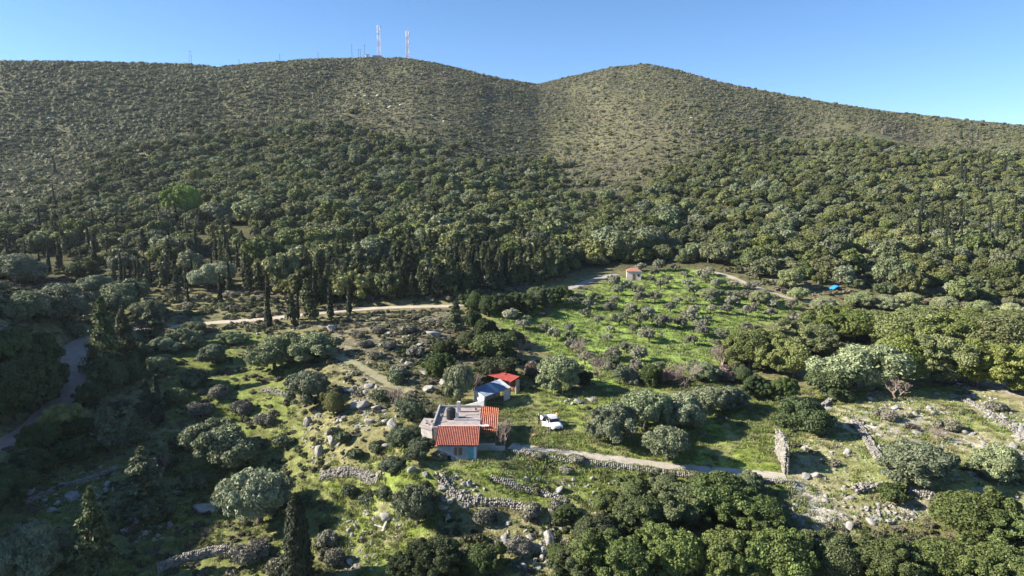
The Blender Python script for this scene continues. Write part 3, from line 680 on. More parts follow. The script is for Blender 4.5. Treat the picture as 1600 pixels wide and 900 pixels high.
# low grey scrub on the knoll and the stony ground nearby
P, px, py, d = cells(1.5, 60, 190, 5)
kn = inpoly(P[:,0], P[:,1], P_KNOLL); fi = inpoly(P[:,0], P[:,1], P_FIELD); ya = inpoly(P[:,0], P[:,1], P_YARD); be = inpoly(P[:,0], P[:,1], P_BELOW)
pr_ = np.where(kn, .8, np.where(fi, .05, np.where(ya, .05, np.where(be, .16, .36))))*np.where(vnoise(P[:,0]/6, P[:,1]/6, 5) > .45, 1.4, .5)
hs = (np.abs(P[:,0]+7) < 6.5) & (np.abs(P[:,1]-92) < 7.5) | (np.hypot(P[:,0]+3,P[:,1]-110) < 7) | (np.hypot(P[:,0]-5.6,P[:,1]-96.5) < 5)
keep = (rng.uniform(size=len(P)) < pr_) & ~inpoly(P[:,0], P[:,1], P_GROVE) & (road_d(P) > .5) & ~hs; P = P[keep]
S = rng.uniform(.3,.85,len(P)); scatter('low_scrub', 'low grey-green scrub cushions on stony ground', 'scrub', P, S, [(CUS2[k % 5], ((0.12,0.115,0.065),(0.10,0.11,0.045),(0.15,0.135,0.09),(0.08,0.105,0.03))[k % 4]) for k in range(10)], tilt=.1)

# grass tufts
def tuft(seed, n, r, h):
    rg = np.random.default_rng(seed); c = np.column_stack([rg.normal(0,r,(n,2)), np.zeros(n)]); a = rg.uniform(0,6.28,n); w = rg.uniform(.03,.07,n); hh = h*rg.uniform(.5,1.2,n)
    lean = np.column_stack([rg.normal(0,.45,(n,2)), np.ones(n)]); tv = np.column_stack([np.cos(a), np.sin(a), np.zeros(n)])*w[:,None]
    V = np.stack([c-tv, c+tv, c+lean*hh[:,None]], 1).reshape(-1,3); return mk_mesh('tuft', V, [np.arange(3*n).reshape(n,3)], LEAF, np.repeat(np.clip(rg.normal(.5,.2,n),0,1),3))
TUF = [tuft(80+i, 46, .28, .26) for i in range(5)]
P, px, py, d = cells(.62, 55, 128, 6)
gr = np.where(inpoly(P[:,0],P[:,1],P_YARD), .75, np.where(inpoly(P[:,0],P[:,1],P_BELOW), .8, np.where(inpoly(P[:,0],P[:,1],P_FIELD), .3, .35)))
gr = gr*np.where(fbm(P[:,0], P[:,1], 7, 3, 61) > -.1, 1, .3)
hs = (np.abs(P[:,0]+7) < 5.6) & (np.abs(P[:,1]-91) < 6.8) | (np.hypot(P[:,0]+3,P[:,1]-110) < 5)
keep = (rng.uniform(size=len(P)) < gr) & (road_d(P) > -.15) & ~hs; P = P[keep]; S = rng.uniform(.5,1.5,len(P))
GC = [(0.165,0.215,0.042),(0.195,0.235,0.055),(0.215,0.205,0.085),(0.14,0.195,0.04)]
scatter('grass', 'green winter grass over the terraces and yard', 'grass', P, S, [(TUF[k % 5], GC[k % 4]) for k in range(10)])
P, px, py, d = cells(1.3, 120, 216, 7)
keep = inpoly(P[:,0],P[:,1],P_GROVE) & (rng.uniform(size=len(P)) < .8) & (road_d(P) > .3); P = P[keep]; S = rng.uniform(.9,2.0,len(P))
scatter('grove_grass', 'bright green grass under the olive grove', 'grass', P, S, [(TUF[k % 5], ((0.19,0.255,0.055),(0.22,0.265,0.075),(0.165,0.235,0.05))[k % 3]) for k in range(10)])

# ------------------------------------------------------------------ stones
def rock_mesh(name, seed, base_=ICO2, rough=.22, material=ROCK):
    rg = np.random.default_rng(seed); V, F = base_; V = V.copy()
    for _ in range(14):
        n = unit(rg.normal(size=3)); dcut = rg.uniform(.42,.8); h = V@n; V = V-np.outer(np.maximum(h-dcut,0), n)
    V *= 1+rg.normal(0,rough*.18,(len(V),1)); V *= rg.uniform(.75,1.2,3); return mk_mesh(name, V, [F], material)
ROCKS = [rock_mesh('rock', i) for i in range(8)]
PEB = [rock_mesh('stone', 30+i, ICO1) for i in range(8)]
def pxpoly(poly, n, seed):
    rg = np.random.default_rng(seed); q = np.array(poly, float); lo, hi = q.min(0), q.max(0); out = []
    while len(out) < n:
        c = rg.uniform(lo, hi, (n,2)); k = inpoly(c[:,0], c[:,1], poly); out += [tuple(at(*p)) for p in c[k]]
    return out[:n]
pts = []
for poly, n in (([(1330,650),(1350,655),(1385,715),(1365,722)],130), ([(1470,590),(1520,600),(1600,655),(1610,700),(1530,650)],260), ([(1350,610),(1420,622),(1500,650),(1440,655),(1360,635)],140),
                ([(1180,790),(1330,770),(1345,830),(1260,850)],120), ([(1340,795),(1440,775),(1430,815),(1350,820)],150), ([(1240,640),(1600,600),(1600,780),(1240,760)],420),
                ([(540,590),(600,600),(610,670),(560,680)],150), ([(470,640),(540,640),(540,740),(480,740)],130), ([(600,520),(700,500),(710,600),(620,600)],120), ([(680,730),(760,760),(740,800),(690,800)],120),
                ([(760,815),(950,800),(960,895),(790,895)],150), ([(520,800),(620,790),(640,895),(540,895)],110), ([(500,550),(560,540),(600,590),(540,600)],90), ([(60,740),(200,725),(180,800),(40,800)],140),
                ([(190,800),(280,790),(260,850),(190,850)],90), ([(870,612),(940,615),(930,635),(870,630)],50), ([(300,500),(480,490),(470,520),(320,530)],60), ([(600,620),(660,600),(700,640),(640,700)],90), ([(820,745),(1000,750),(1000,790),(830,790)],60)):
    pts += pxpoly(poly, n, n)
pts = np.array(pts); pts = pts[road_d(pts) > .3]; S = rng.gamma(1.6,.10,len(pts))+.08
scatter('scattered_stones', 'pale limestone rubble scattered over the slopes', 'stones', pts, np.column_stack([S*1.2,S,S*.7]), [(p_, (1,1,1)) for p_ in PEB], tilt=.5)

hp_ = []
for poly, n in (([(545,140),(600,150),(720,195),(700,200),(560,165)],60), ([(980,100),(1040,100),(1060,115),(1000,112)],26), ([(960,185),(1090,175),(1090,200),(980,215)],40), ([(880,130),(930,125),(940,140),(890,142)],20), ([(1480,385),(1560,395),(1550,410),(1500,405)],40), ([(420,100),(760,120),(800,240),(420,230)],60), ([(20,190),(300,150),(300,180),(40,220)],30)): hp_ += pxpoly(poly, n, n+3)
hp_ = np.array(hp_); S = rng.gamma(2.0,.24,len(hp_))+.25; scatter('hillside_rocks', 'weathered grey rock ledges showing through the hillside scrub', 'rocks', hp_, np.column_stack([S*1.8,S,S*.75]), [(p_, (1,1,1)) for p_ in PEB], tilt=.3)
BOUL = [(612,668,20,30,'tall pale boulder beside the dark bush left of the tiled house'),(628,690,16,18,'grey boulder below the tall pale boulder left of the house'),(480,665,11,26,'upright grey rock slab at the edge of the shaded hollow'),
 (497,710,13,26,'narrow pale crag above the terrace wall'),(560,636,24,20,'grey outcrop on the slope under the two-rut path'),(590,640,16,14,'small outcrop right of the grey one under the two-rut path'),
 (536,655,12,10,'low rock near the young yellowish tree'),(645,735,12,13,'pale block in the bushes in front of the house'),(664,742,13,11,'flat grey boulder between the bushes and the dark olive'),
 (664,585,14,14,'rock among dark bushes left of the pale green tree'),(697,600,15,18,'rock at the foot of the pale green tree'),(672,610,22,14,'broad low boulder behind the house terrace'),(640,570,12,9,'small rock on the grey knoll'),
 (680,525,22,14,'pale rock ledge at the top of the grey knoll'),(655,540,14,9,'low rock on the crest of the grey knoll'),(600,660,12,10,'grey stone uphill of the tall pale boulder'),
 (905,628,24,9,'flat rock pile on the grass behind the car'),(925,626,18,8,'smaller flat rock next to the rock pile behind the car'),(860,845,18,24,'pale crag among the shrubs at the bottom edge'),(935,890,40,24,'big pale outcrop at the bottom under the thicket'),
 (850,865,12,22,'upright crag left of the big bottom outcrop'),(722,880,14,40,'dark rock face in the bushes at the bottom'),(318,797,36,22,'broad reddish rock slab lit by the sun between the two big olives'),
 (1295,640,12,6,'stone at the foot of the field wall'),(1500,600,16,8,'pale rock at the top of the stony field'),(1432,700,12,6,'low rock beside the big field olive'),(1260,745,14,7,'stone by the end of the ruined wall'),
 (115,778,22,16,'grey boulder in the shaded hollow by the terrace line'),(45,770,18,12,'dark boulder at the left in the hollow'),(520,517,16,18,'white rock face beside the pale track'),(700,812,12,20,'slanting pale rock right of the dark olive'),(548,612,16,12,'rock at the upper end of the outcrop under the rutted path'),(575,660,18,14,'broken rock in the middle of the slope left of the house'),(600,700,18,14,'rock just below the tall pale boulder group'),
 (520,690,14,16,'grey rock right of the narrow pale crag'),(575,605,14,10,'rock on the lower edge of the rutted path'),(540,735,14,10,'loose block at the back of the rubble terrace wall'),(690,765,14,14,'reddish rock at the corner of the curved terrace wall')]
for i, (px_, py_, w_, h_, lab) in enumerate(BOUL):
    p = at(px_, py_); s = mpp(p); o = link('boulder', ROCKS[i % 8]); o.location = p+Vector((0,0,h_*s*.12)); o.scale = (w_*s*.72, w_*s*.66*random.uniform(.8,1.2), h_*s*.56); o.rotation_euler = (random.uniform(-.28,.28), random.uniform(-.28,.28), random.uniform(0,6.28)); tag(o, lab, 'boulder')

def dry_wall(label, pix, h, thick, stone=.3, world=None, seed=1, droop=0, name='dry_stone_wall', taper_end=None, core=.5):
    w0 = world or [tuple(at(*p)[:2]) for p in pix]; c = catmull(w0, .25); rg = np.random.default_rng(seed); L = len(c)
    dirv = unit(np.gradient(c, axis=0)); nv = np.column_stack([-dirv[:,1], dirv[:,0]]); org = np.array([c[L//2,0], c[L//2,1], float(ground(*c[L//2]))])
    length = np.linalg.norm(np.diff(c, axis=0), axis=1).sum(); Vs = []; Fs = []; n0 = 0; h = h*.72; stone = stone*.78; rows = max(2, int(round(h/(stone*.5)))); V0, F0 = ICO0
    for row in range(rows):
        m = int(length/(stone*.8)*max(1.6, thick/stone*1.15))
        for _ in range(m):
            k = rg.integers(0, L); hh = h*(1+.3*(vnoise(np.array([k*.05]), np.array([seed*3.1]), 3)[0]-.5)*2)
            if taper_end is not None: hh *= np.interp(k/L, [0,1], taper_end)
            z = (row+.4)*stone*.5
            if z > hh+.08: continue
            off = rg.choice([-1,1])*thick/2*rg.uniform(.45,1) if row < rows-1 else rg.uniform(-.5,.5)*thick
            q = c[k]+nv[k]*off; g0 = float(ground(q[0], q[1])); a = rg.uniform(0,6.28); sz = stone*rg.uniform(.4,.85)*np.array([1.0,.8,.6])
            VV = V0*(1+rg.uniform(-.22,.22,(12,1)))*sz; ca2, sa2 = math.cos(a), math.sin(a); VV = np.column_stack([VV[:,0]*ca2-VV[:,1]*sa2, VV[:,0]*sa2+VV[:,1]*ca2, VV[:,2]])
            Vs.append(VV+np.array([q[0],q[1],g0+z])-org); Fs.append(F0+n0); n0 += 12
    e = thing(name, label, 'stone wall', org); o = link('stones', mk_mesh('wall_stones', np.vstack(Vs), [np.vstack(Fs)], WALLSTONE), e); o['kind'] = 'stuff'
    cv = []; cf = []                                     # earth and rubble heart of the wall
    for k in range(L):
        hh = h*core*(np.interp(k/L,[0,1],taper_end) if taper_end is not None else 1)
        for off, z in ((-.4,-.3),(-.25,1),(.25,1),(.4,-.3)):
            q = c[k]+nv[k]*off*thick; cv.append(np.array([q[0],q[1],float(ground(q[0],q[1]))+(hh*z if z > 0 else -.3)])-org)
    for k in range(L-1):
        for a in range(3): cf.append((k*4+a, k*4+a+1, (k+1)*4+a+1, (k+1)*4+a))
    link('rubble_core', mk_mesh('rubble_core', cv, [cf], mat('rubble', (0.16,0.15,0.13), .95, .3, 3)), e); return e
dry_wall('long low dry stone wall along the downhill side of the lane', [(800,707),(870,718),(950,728),(1040,740),(1130,748),(1190,752),(1240,755)], .5, .5, .28, seed=2)
pn = at(1228,741); dry_wall('tall ruined stone wall standing on its own in the field', None, 4.7, .5, .34, world=[(pn.x,pn.y),(pn.x+.5,pn.y+2.5),(pn.x+.95,pn.y+5.6)], seed=3, taper_end=(.95,.85), core=.88)
dry_wall('low straight line of stones crossing the green terrace', [(768,748),(800,758),(840,770),(884,784)], .4, .6, .28, seed=4)
dry_wall('curved terrace wall under the green terrace near the dark olive', [(690,752),(705,772),(740,787),(790,790),(832,800)], .9, .6, .34, seed=5)
dry_wall('rubble terrace wall left of the house, at the edge of the shade', [(503,747),(535,742),(565,744),(592,752)], 1.2, .9, .36, seed=6)
dry_wall('terrace wall at the bottom behind the dark cypress, its top lit', [(248,893),(285,880),(325,868),(360,864)], 1.5, .7, .34, seed=7)
dry_wall('stone line climbing through the shaded hollow', [(40,785),(85,765),(135,750),(185,732)], .6, .7, .34, seed=8)
dry_wall('broad bank of field stones in front of the big field olive', [(1335,768),(1370,764),(1410,768),(1450,778),(1475,792)], 1.0, 1.0, .36, seed=9)
dry_wall('field wall running up from the round dark tree', [(1287,636),(1305,622),(1325,612),(1345,604)], .9, .7, .34, seed=10)
dry_wall('line of pale stones across the field right of the ruined wall', [(1335,658),(1348,678),(1362,700),(1376,722)], .45, 1.1, .32, seed=11)
dry_wall('low wall on the sunny edge above the shaded hollow', [(410,612),(430,614),(452,622)], .7, .6, .32, seed=12)
dry_wall('broken stone wall across the upper stony field', [(1488,618),(1520,632),(1560,655),(1605,688)], .45, 1.2, .34, seed=13)

# ------------------------------------------------------------------ individual trees
ORD = ['first','second','third','fourth','fifth','sixth','seventh','eighth','ninth','tenth','eleventh','twelfth','thirteenth','fourteenth','fifteenth','sixteenth','seventeenth','eighteenth']
def row(kind, lst, text, group, tint):
    lst = sorted(lst)
    for i, it in enumerate(lst):
        k = it[4] if len(it) > 4 else kind; tn = it[5] if len(it) > 5 else tint
        plant_px(k, it[0], it[1], it[2], it[3], text.format(ORD[i]), tn, group=group)
# big olives and single trees
plant_px('olive',352,728,112,80,'broad olive in the hollow, the upper of two big ones there','olive')
plant_px('olive',405,818,114,108,'large dense olive in the hollow, the lower of two big ones','olive')
plant_px('olive',430,578,84,66,'big grey olive on the shade edge below the pale track','olive')
plant_px('olive',488,562,80,52,'olive behind and right of the grey one below the pale track','olive')
plant_px('olive',484,632,80,66,'grey olive beside the young yellowish tree','olive')
plant_px('oak',522,652,44,50,'young yellowish tree right of the grey olive','yel')
plant_px('olive',652,818,80,76,'dark olive on the terrace below the tiled house','olivedark')
plant_px('olive',60,900,108,104,'grey-green olive in the bottom left corner beside a conifer','olive')
plant_px('olive',718,630,56,74,'pale green leafy tree behind the metal-roofed shed','olivelight')
plant_px('round',770,560,72,58,'dark round tree on the rise behind the red-roofed shed','oakdark')
plant_px('round',778,592,62,48,'dark tree touching the red-roofed shed','oakdark')
plant_px('olive',875,612,76,70,'tall grey olive right of the red-roofed shed','olive')
plant_px('oak',682,592,52,50,'dark bushy tree left of the pale green tree','oakdark')
plant_px('round',1253,672,74,68,'dense round dark tree at the head of the ruined wall','oakdark')
plant_px('olive',1437,755,122,78,'broad olive alone in the stony field','olive')
plant_px('olive',1562,750,84,66,'olive at the right edge of the stony field','olive')
plant_px('round',1018,602,36,44,'small dark bushy tree at the lower edge of the grove','oakdark')
plant_px('oak',297,342,56,62,'bright light-green tree standing out in the forest','bright')
plant_px('round',130,437,46,42,'dark rounded tree below the left cypresses','oakdark')
plant_px('tall_cypress',467,915,50,146,'stout dark cypress rising from the bottom edge','cyp')
plant_px('cypress',247,664,20,76,'slim cypress in the shaded hollow','cyp')
plant_px('pine',168,706,46,86,'conical conifer in the shade between road and hollow','pine')
plant_px('pine',230,648,34,56,'conical conifer next to the slim cypress','pine')
plant_px('pine',214,694,32,52,'small open conifer below the slim cypress','pine')
plant_px('pine',228,812,88,118,'wide conifer with a dead grey top in the hollow','pine')
plant_px('bare',252,745,46,42,'dead grey branches leaning out of the wide conifer','brown')
plant_px('pine',150,908,64,150,'tall conifer at the bottom left, lit from the side','pine')
plant_px('pine',166,592,60,128,'tall dark conifer at the bend of the road','pine')
plant_px('pine',196,575,46,96,'dark conifer right of the tall one at the road bend','pine')
plant_px('pine',240,530,46,60,'conifer where the road meets the pale track','pine')
row('olive', [(958,690,72,74),(1008,672,92,78),(1062,664,84,66),(1042,718,82,66),(1108,648,72,56),(1140,640,60,44)], '{} olive from the house in the clump above the lane', 'olives above the lane', 'olive')
row('oak', [(1180,620,48,42),(1222,626,52,44)], '{} dark bush from the left beside the round dark tree', 'bushes beside the round dark tree', 'oakdark')
row('oak', [(1172,578,84,74),(1240,592,80,70),(1300,618,76,66,'round','oakdark'),(1335,612,128,90,'olive','olive'),(1400,602,100,88),(1462,596,110,92),(1520,604,100,86),(1590,612,110,92)], '{} tree from the left along the front of the copse above the stony field', 'front trees of the copse above the stony field', 'copse')
row('oak', [(1205,562,84,58),(1275,553,96,62),(1335,535,110,66),(1395,545,100,66),(1445,540,120,72),(1500,550,110,72),(1560,556,120,80),(1615,552,100,72)], '{} tree from the left in the middle of the copse above the stony field', 'middle trees of the copse above the stony field', 'copse')
row('oak', [(1310,522,84,42),(1370,516,90,42),(1440,512,90,46),(1510,518,96,44),(1580,522,96,46)], '{} tree from the left at the back of the copse above the stony field', 'back trees of the copse above the stony field', 'copse')
row('oak', [(1005,838,100,78),(1062,812,104,72),(1128,818,120,88),(1190,838,104,80),(940,868,90,70),(1500,842,132,92),(1590,862,110,84)], '{} evergreen from the left in the rear row of the bottom thicket', 'rear row of the bottom thicket', 'oak')
row('oak', [(900,905,80,64),(975,915,110,92),(1060,905,120,96),(1140,912,130,104),(1220,925,130,110),(1305,915,110,84),(1380,918,120,90),(1455,915,124,90),(1545,925,130,96),(1615,935,110,90)], '{} evergreen from the left in the front row of the bottom thicket', 'front row of the bottom thicket', 'oak')
row('oak', [(650,905,74,60),(690,900,84,78),(748,898,64,60)], '{} dark bush from the left along the bottom edge, right of the cypress', 'bushes along the bottom edge', 'oakdark')
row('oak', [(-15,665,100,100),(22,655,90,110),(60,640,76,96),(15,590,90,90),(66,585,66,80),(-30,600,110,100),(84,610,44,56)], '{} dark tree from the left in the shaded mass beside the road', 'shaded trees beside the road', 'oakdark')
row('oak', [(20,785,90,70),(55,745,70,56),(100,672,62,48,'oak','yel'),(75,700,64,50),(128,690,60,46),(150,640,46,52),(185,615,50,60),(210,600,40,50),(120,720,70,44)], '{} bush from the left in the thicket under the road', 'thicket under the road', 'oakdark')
row('olive', [(30,448,104,66),(95,500,96,70),(190,492,84,62),(42,500,70,56),(232,505,60,46),(150,470,70,50),(330,452,64,50),(290,545,50,40)], '{} grey olive from the left on the slope above the road bend', 'olives above the road bend', 'olive')
row('olive', [(640,655,44,42),(632,700,44,40),(612,742,46,36),(655,718,50,36),(655,690,36,34)], '{} bush from the left in the cluster against the left side of the house', 'bushes against the house', 'olivedark')
row('oak', [(740,515,30,36),(712,520,36,50,'pine','pine'),(728,545,40,34),(755,530,40,40),(800,540,36,30),(690,560,40,34)], '{} tree from the left in the group crowning the grey knoll', 'trees crowning the grey knoll', 'oakdark')
row('bare', [(622,640,56,46),(786,702,38,58),(935,592,52,46),(905,560,40,38),(1070,604,80,50),(1128,572,56,42),(1400,624,52,42),(1470,690,44,28),(1212,556,56,40),(812,562,36,36),(740,610,40,34)], '{} leafless grey-brown tree from the left on the sunny ground', 'leafless trees and bushes', 'brown')
row('shrub', [(512,850,40,28),(520,880,44,30),(395,880,60,36),(430,895,44,30),(690,716,30,18,'shrub','grey'),(1385,775,50,26,'shrub','oakdark'),(1130,758,40,24),(1510,600,30,22),(1480,672,36,22),(1385,655,34,18),(905,720,30,12),(845,715,24,10),(880,738,22,12),(1100,760,36,22),(830,808,40,26),(870,800,36,26),(1550,640,30,18)], '{} small shrub from the left on the open terraces', 'small shrubs on the terraces', 'grey')

row('oak', [(835,590,34,30,'shrub','brown'),(905,600,40,30,'oak','oakdark'),(955,578,34,28,'olive','olive'),(985,600,30,26,'shrub','grey'),(1045,598,40,28,'shrub','brown'),(1100,594,44,34,'olive','olive'),(1130,592,36,28,'shrub','brown'),(1160,600,44,34,'oak','oakdark')], '{} bush from the left along the lower rim of the grove', 'bushes along the lower rim of the grove', 'oakdark')
row('oak', [(885,815,44,34),(915,845,56,44),(950,800,50,38),(985,785,54,40),(1040,775,54,40),(1095,770,50,38),(1165,778,60,44),(870,880,46,36),(820,865,44,30,'shrub','grey'),(760,815,40,26,'shrub','grey'),(905,880,54,46)], '{} bush from the left on the slope above the bottom thicket', 'bushes above the bottom thicket', 'oak')
row('shrub', [(585,560,26,14),(610,545,30,16),(640,520,30,16),(560,528,26,14),(590,520,28,14),(650,555,34,20),(625,585,30,18),(665,508,30,16),(575,540,24,12),(700,510,30,18)], '{} cushion shrub from the left on the grey knoll', 'cushion shrubs on the grey knoll', 'grey')
row('shrub', [(540,690,30,20),(560,715,28,18),(520,680,24,16),(585,705,30,20),(600,775,32,20),(570,790,36,22),(545,770,28,18),(620,600,30,24),(590,625,28,20)], '{} scrubby bush from the left on the rocky slope left of the house', 'bushes on the rocky slope', 'olivedark')
row('olive', [(252,584,46,38),(300,600,42,30,'shrub','olivedark'),(332,566,46,36),(272,630,44,30,'shrub','olivedark'),(312,652,40,28,'shrub','grey'),(216,566,44,38,'oak','oakdark'),(384,646,36,24,'shrub','grey'),(304,524,44,28),(362,538,38,26),(412,664,32,22,'shrub','grey'),(262,552,40,30),(340,622,36,24,'shrub','grey'),(440,700,34,24,'shrub','olivedark'),(280,700,40,28,'shrub','olivedark'),(250,735,44,30,'shrub','olivedark'),(310,760,44,30,'shrub','olivedark')], '{} olive or bush from the left on the floor of the hollow', 'olives and bushes on the floor of the hollow', 'olive')
# olive grove in rows
rg = np.random.default_rng(5); ng = 0
xs = np.arange(-10, 90, 4.9); ys = np.arange(118, 216, 6.6)
for iy, y0 in enumerate(ys):
    for x0 in xs:
        x_ = x0+(iy % 2)*2.6+rg.normal(0,.7); y_ = y0+rg.normal(0,.4)-x0*.06
        q = np.array([[x_, y_]]); z_ = float(ground(x_, y_)); ppx, ppy, dd_ = proj(np.array([x_,y_,z_]))
        if not inpoly(q[:,0], q[:,1], P_GROVE)[0] or rg.uniform() < .2 or road_d(np.array([[x_,y_,z_]]))[0] < 1.2: continue
        if math.hypot(x_-at(990,433).x, y_-at(990,433).y) < 5: continue
        half = '%s row from the bottom, %s' % (ORD[min(iy,17)], 'left end' if x_ < 14 else ('left of the middle' if x_ < 30 else ('right of the middle' if x_ < 46 else 'right end')))
        w_ = rg.uniform(2.2,4.3); plant('grove', (x_,y_,z_), w_, w_*rg.uniform(.78,.95), 'small grey-green grove olive in the %s' % half, random.choice(('grove','grove','grove','grove','grove','grey','olive','olive')), group='grove olives in the %s' % half); ng += 1
# hedge of darker trees along the lower and left rim of the grove
row('oak', [(820,490,48,40),(850,480,44,36),(876,472,38,32),(790,492,46,40),(742,488,40,38),(762,494,40,40),(806,484,40,34),(835,474,40,32)], '{} dark tree from the left where the grove meets the upper track', 'dark trees by the upper track', 'oakdark')
row('olive', [(1110,470,34,26),(1190,475,36,28),(1245,470,34,26),(1235,452,46,40,'olive','olivelight'),(1345,480,46,30),(1385,484,44,30),(1420,482,46,32),(1290,488,44,30),(1480,490,44,34),(1530,496,44,34),(1575,500,44,34)], '{} grey olive from the left along the dirt path by the blue tarp', 'olives along the dirt path', 'olivelight')

# cypress and pine stands
NTH = ORD[:8]
def stand(n, xr, yr, hr, label, group, seed, kinds=('cypress','cypress','far_pine')):
    rg = random.Random(seed)
    for _ in range(n):
        px_ = rg.uniform(*xr); py_ = rg.uniform(*yr) if not callable(yr) else yr(px_, rg); p = at(px_, py_)
        if road_d(np.array([tuple(p)]))[0] < 1.3: continue
        k = rg.choice(kinds); h = rg.uniform(*hr); w_ = h*rg.uniform(.13,.2) if k == 'cypress' else h*rg.uniform(.34,.46)
        plant(k, p, w_, h, label % (('tall ' if h > (hr[0]+hr[1])/2 else 'short ')+('cypress' if k == 'cypress' else 'conifer'))+', '+NTH[min(7,int((px_-xr[0])/(xr[1]-xr[0])*8))]+' eighth', 'cyp' if k == 'cypress' else 'pine', group=group % ('cypresses' if k == 'cypress' else 'conifers')+', '+NTH[min(7,int((px_-xr[0])/(xr[1]-xr[0])*8))]+' eighth'+(', tall' if h > (hr[0]+hr[1])/2 else ', short'))
stand(95, (5,420), (350,450), (4.5,9.5), 'slender dark %s in the stand on the left slope', '%s on the left slope', 1)
stand(225, (470,880), lambda x, r: np.interp(x,[470,700,880],[474,468,440])-abs(r.gauss(0,30)), (6,11), 'dark %s in the stand above the pale track', '%s above the pale track', 2, ('cypress','far_pine','far_pine'))
stand(14, (380,560), (478,512), (6,10), 'dark %s standing by the pale track', '%s by the pale track', 3)
stand(30, (1430,1600), (345,412), (7,12), 'dark %s in the stand on the right slope', '%s on the right slope', 4)
stand(14, (1500,1610), (215,300), (8,13), 'distant %s below the right end of the ridge', '%s below the right ridge', 5, ('cypress',))
stand(12, (60,330), (270,370), (6,10), 'single slim %s rising from the left forest', '%s rising from the left forest', 6, ('cypress',))
stand(34, (190,480), (438,480), (5,9), 'small %s above the start of the pale track', '%s above the start of the pale track', 7)
# ------------------------------------------------------------------ main house
PLAST = mat('grey_plaster', (0.26,0.24,0.22), .9, 0, 1.3, .3, 6, col2=(0.44,0.42,0.39)); BLUEW = mat('blue_wash', (0.17,0.20,0.25), .9, 0, 1.3, .3, 6, col2=(0.33,0.36,0.39))
TILE = mat('clay_tile', (0.25,0.085,0.06), .88, 0, 2.6, .2, 9, col2=(0.46,0.185,0.125)); TILE2 = mat('clay_tile_old', (0.34,0.10,0.06), .85, 0, 1.4, .2, 9, col2=(0.60,0.25,0.14))
SLAB = mat('roof_slab', (0.26,0.215,0.195), .9, 0, 1.1, .3, 5, col2=(0.42,0.365,0.34)); DARK = mat('dark_void', (0.02,0.02,0.022), .9); WHITE = mat('whitewash', (0.42,0.40,0.37), .85, 0, 1.6, .2, 6, col2=(0.66,0.63,0.60))
WOODB = mat('brown_wood', (0.16,0.09,0.06), .8, .3, 4); TEAL = mat('teal_paint', (0.10,0.28,0.32), .7, .2, 3)
def tile_roof(name, c00, c10, c01, cols, rows_, material, parent, amp=.055, step=.035, thick=.06):
    c00, c10, c01 = Vector(c00), Vector(c10), Vector(c01); U = c10-c00; Vv = c01-c00; nrm = U.cross(Vv).normalized(); nu = cols*6+1; Vs = []; F = []; rg = random.Random(cols)
    lines = []
    for r in range(rows_): lines += [(r/rows_, step), ((r+1)/rows_-.002, 0)]
    for v, lift in lines:
        for k in range(nu):
            ph = (k % 6)/6*2*math.pi; Vs.append(c00+U*(k/(nu-1))+Vv*v+nrm*(amp*math.cos(ph)+lift+rg.uniform(-.006,.006)))
    for i in range(len(lines)-1):
        for k in range(nu-1): F.append((i*nu+k, i*nu+k+1, (i+1)*nu+k+1, (i+1)*nu+k))
    n0 = len(Vs); dn = nrm*-(amp+thick)
    Vs += [c00+dn, c10+dn, c10+Vv+dn, c01+dn]; F.append((n0,n0+3,n0+2,n0+1))
    m = MB(); m.add(Vs, F); return m.build(name, material, parent)
H = thing('farmhouse', 'low farmhouse with orange tiled front roof and flat terrace with a black tank', 'house', (-7.0,84.0,0))
o = Vector((-7.0,84.0,0))
def hb(name, m, x0,y0,z0,x1,y1,z1, parent=None, bev=0.0): return MB().box(x0-o.x,y0-o.y,z0,x1-o.x,y1-o.y,z1).build(name, m, parent or H, bev)
fw = hb('front_wall', BLUEW, -9.45,84.0,-.5,-4.5,84.25,2.0)
MB().prism([(-9.45-o.x,84.25-o.y),(-9.2-o.x,84.25-o.y),(-9.2-o.x,87.8-o.y),(-9.45-o.x,87.8-o.y)], -.5, [1.95,1.95,2.85,2.85]).build('side_wall', PLAST, H)
MB().prism([(-4.75-o.x,84.25-o.y),(-4.5-o.x,84.25-o.y),(-4.5-o.x,87.8-o.y),(-4.75-o.x,87.8-o.y)], -.5, [1.95,1.95,2.85,2.85]).build('side_wall', PLAST, H)
tile_roof('tiled_roof', (-9.72-o.x,83.7-o.y,1.98), (-4.27-o.x,83.7-o.y,1.98), (-9.72-o.x,87.9-o.y,3.06), 24, 11, TILE, H)
hb('ridge_course', mat('ridge_mortar', (0.62,0.42,0.36), .9, .2, 4), -9.74,87.85,2.9,-4.25,88.15,3.14)
dr = hb('door', TEAL, -5.55,83.93,-.1,-4.85,83.99,1.72); hb('handle', DARK, -5.48,83.89,.8,-5.42,83.928,.9, dr)
w1 = hb('window_shutter', WOODB, -6.75,83.93,.6,-6.3,83.99,1.6); hb('window_shutter', WOODB, -7.3,83.93,.6,-6.95,83.99,1.6)
hb('window', mat('light_blue_paint', (0.42,0.52,0.58), .7, .1, 3), -4.84,83.95,.1,-4.53,83.985,1.75)
hb('hatch', DARK, -8.25,83.95,-.2,-7.75,83.985,.55)
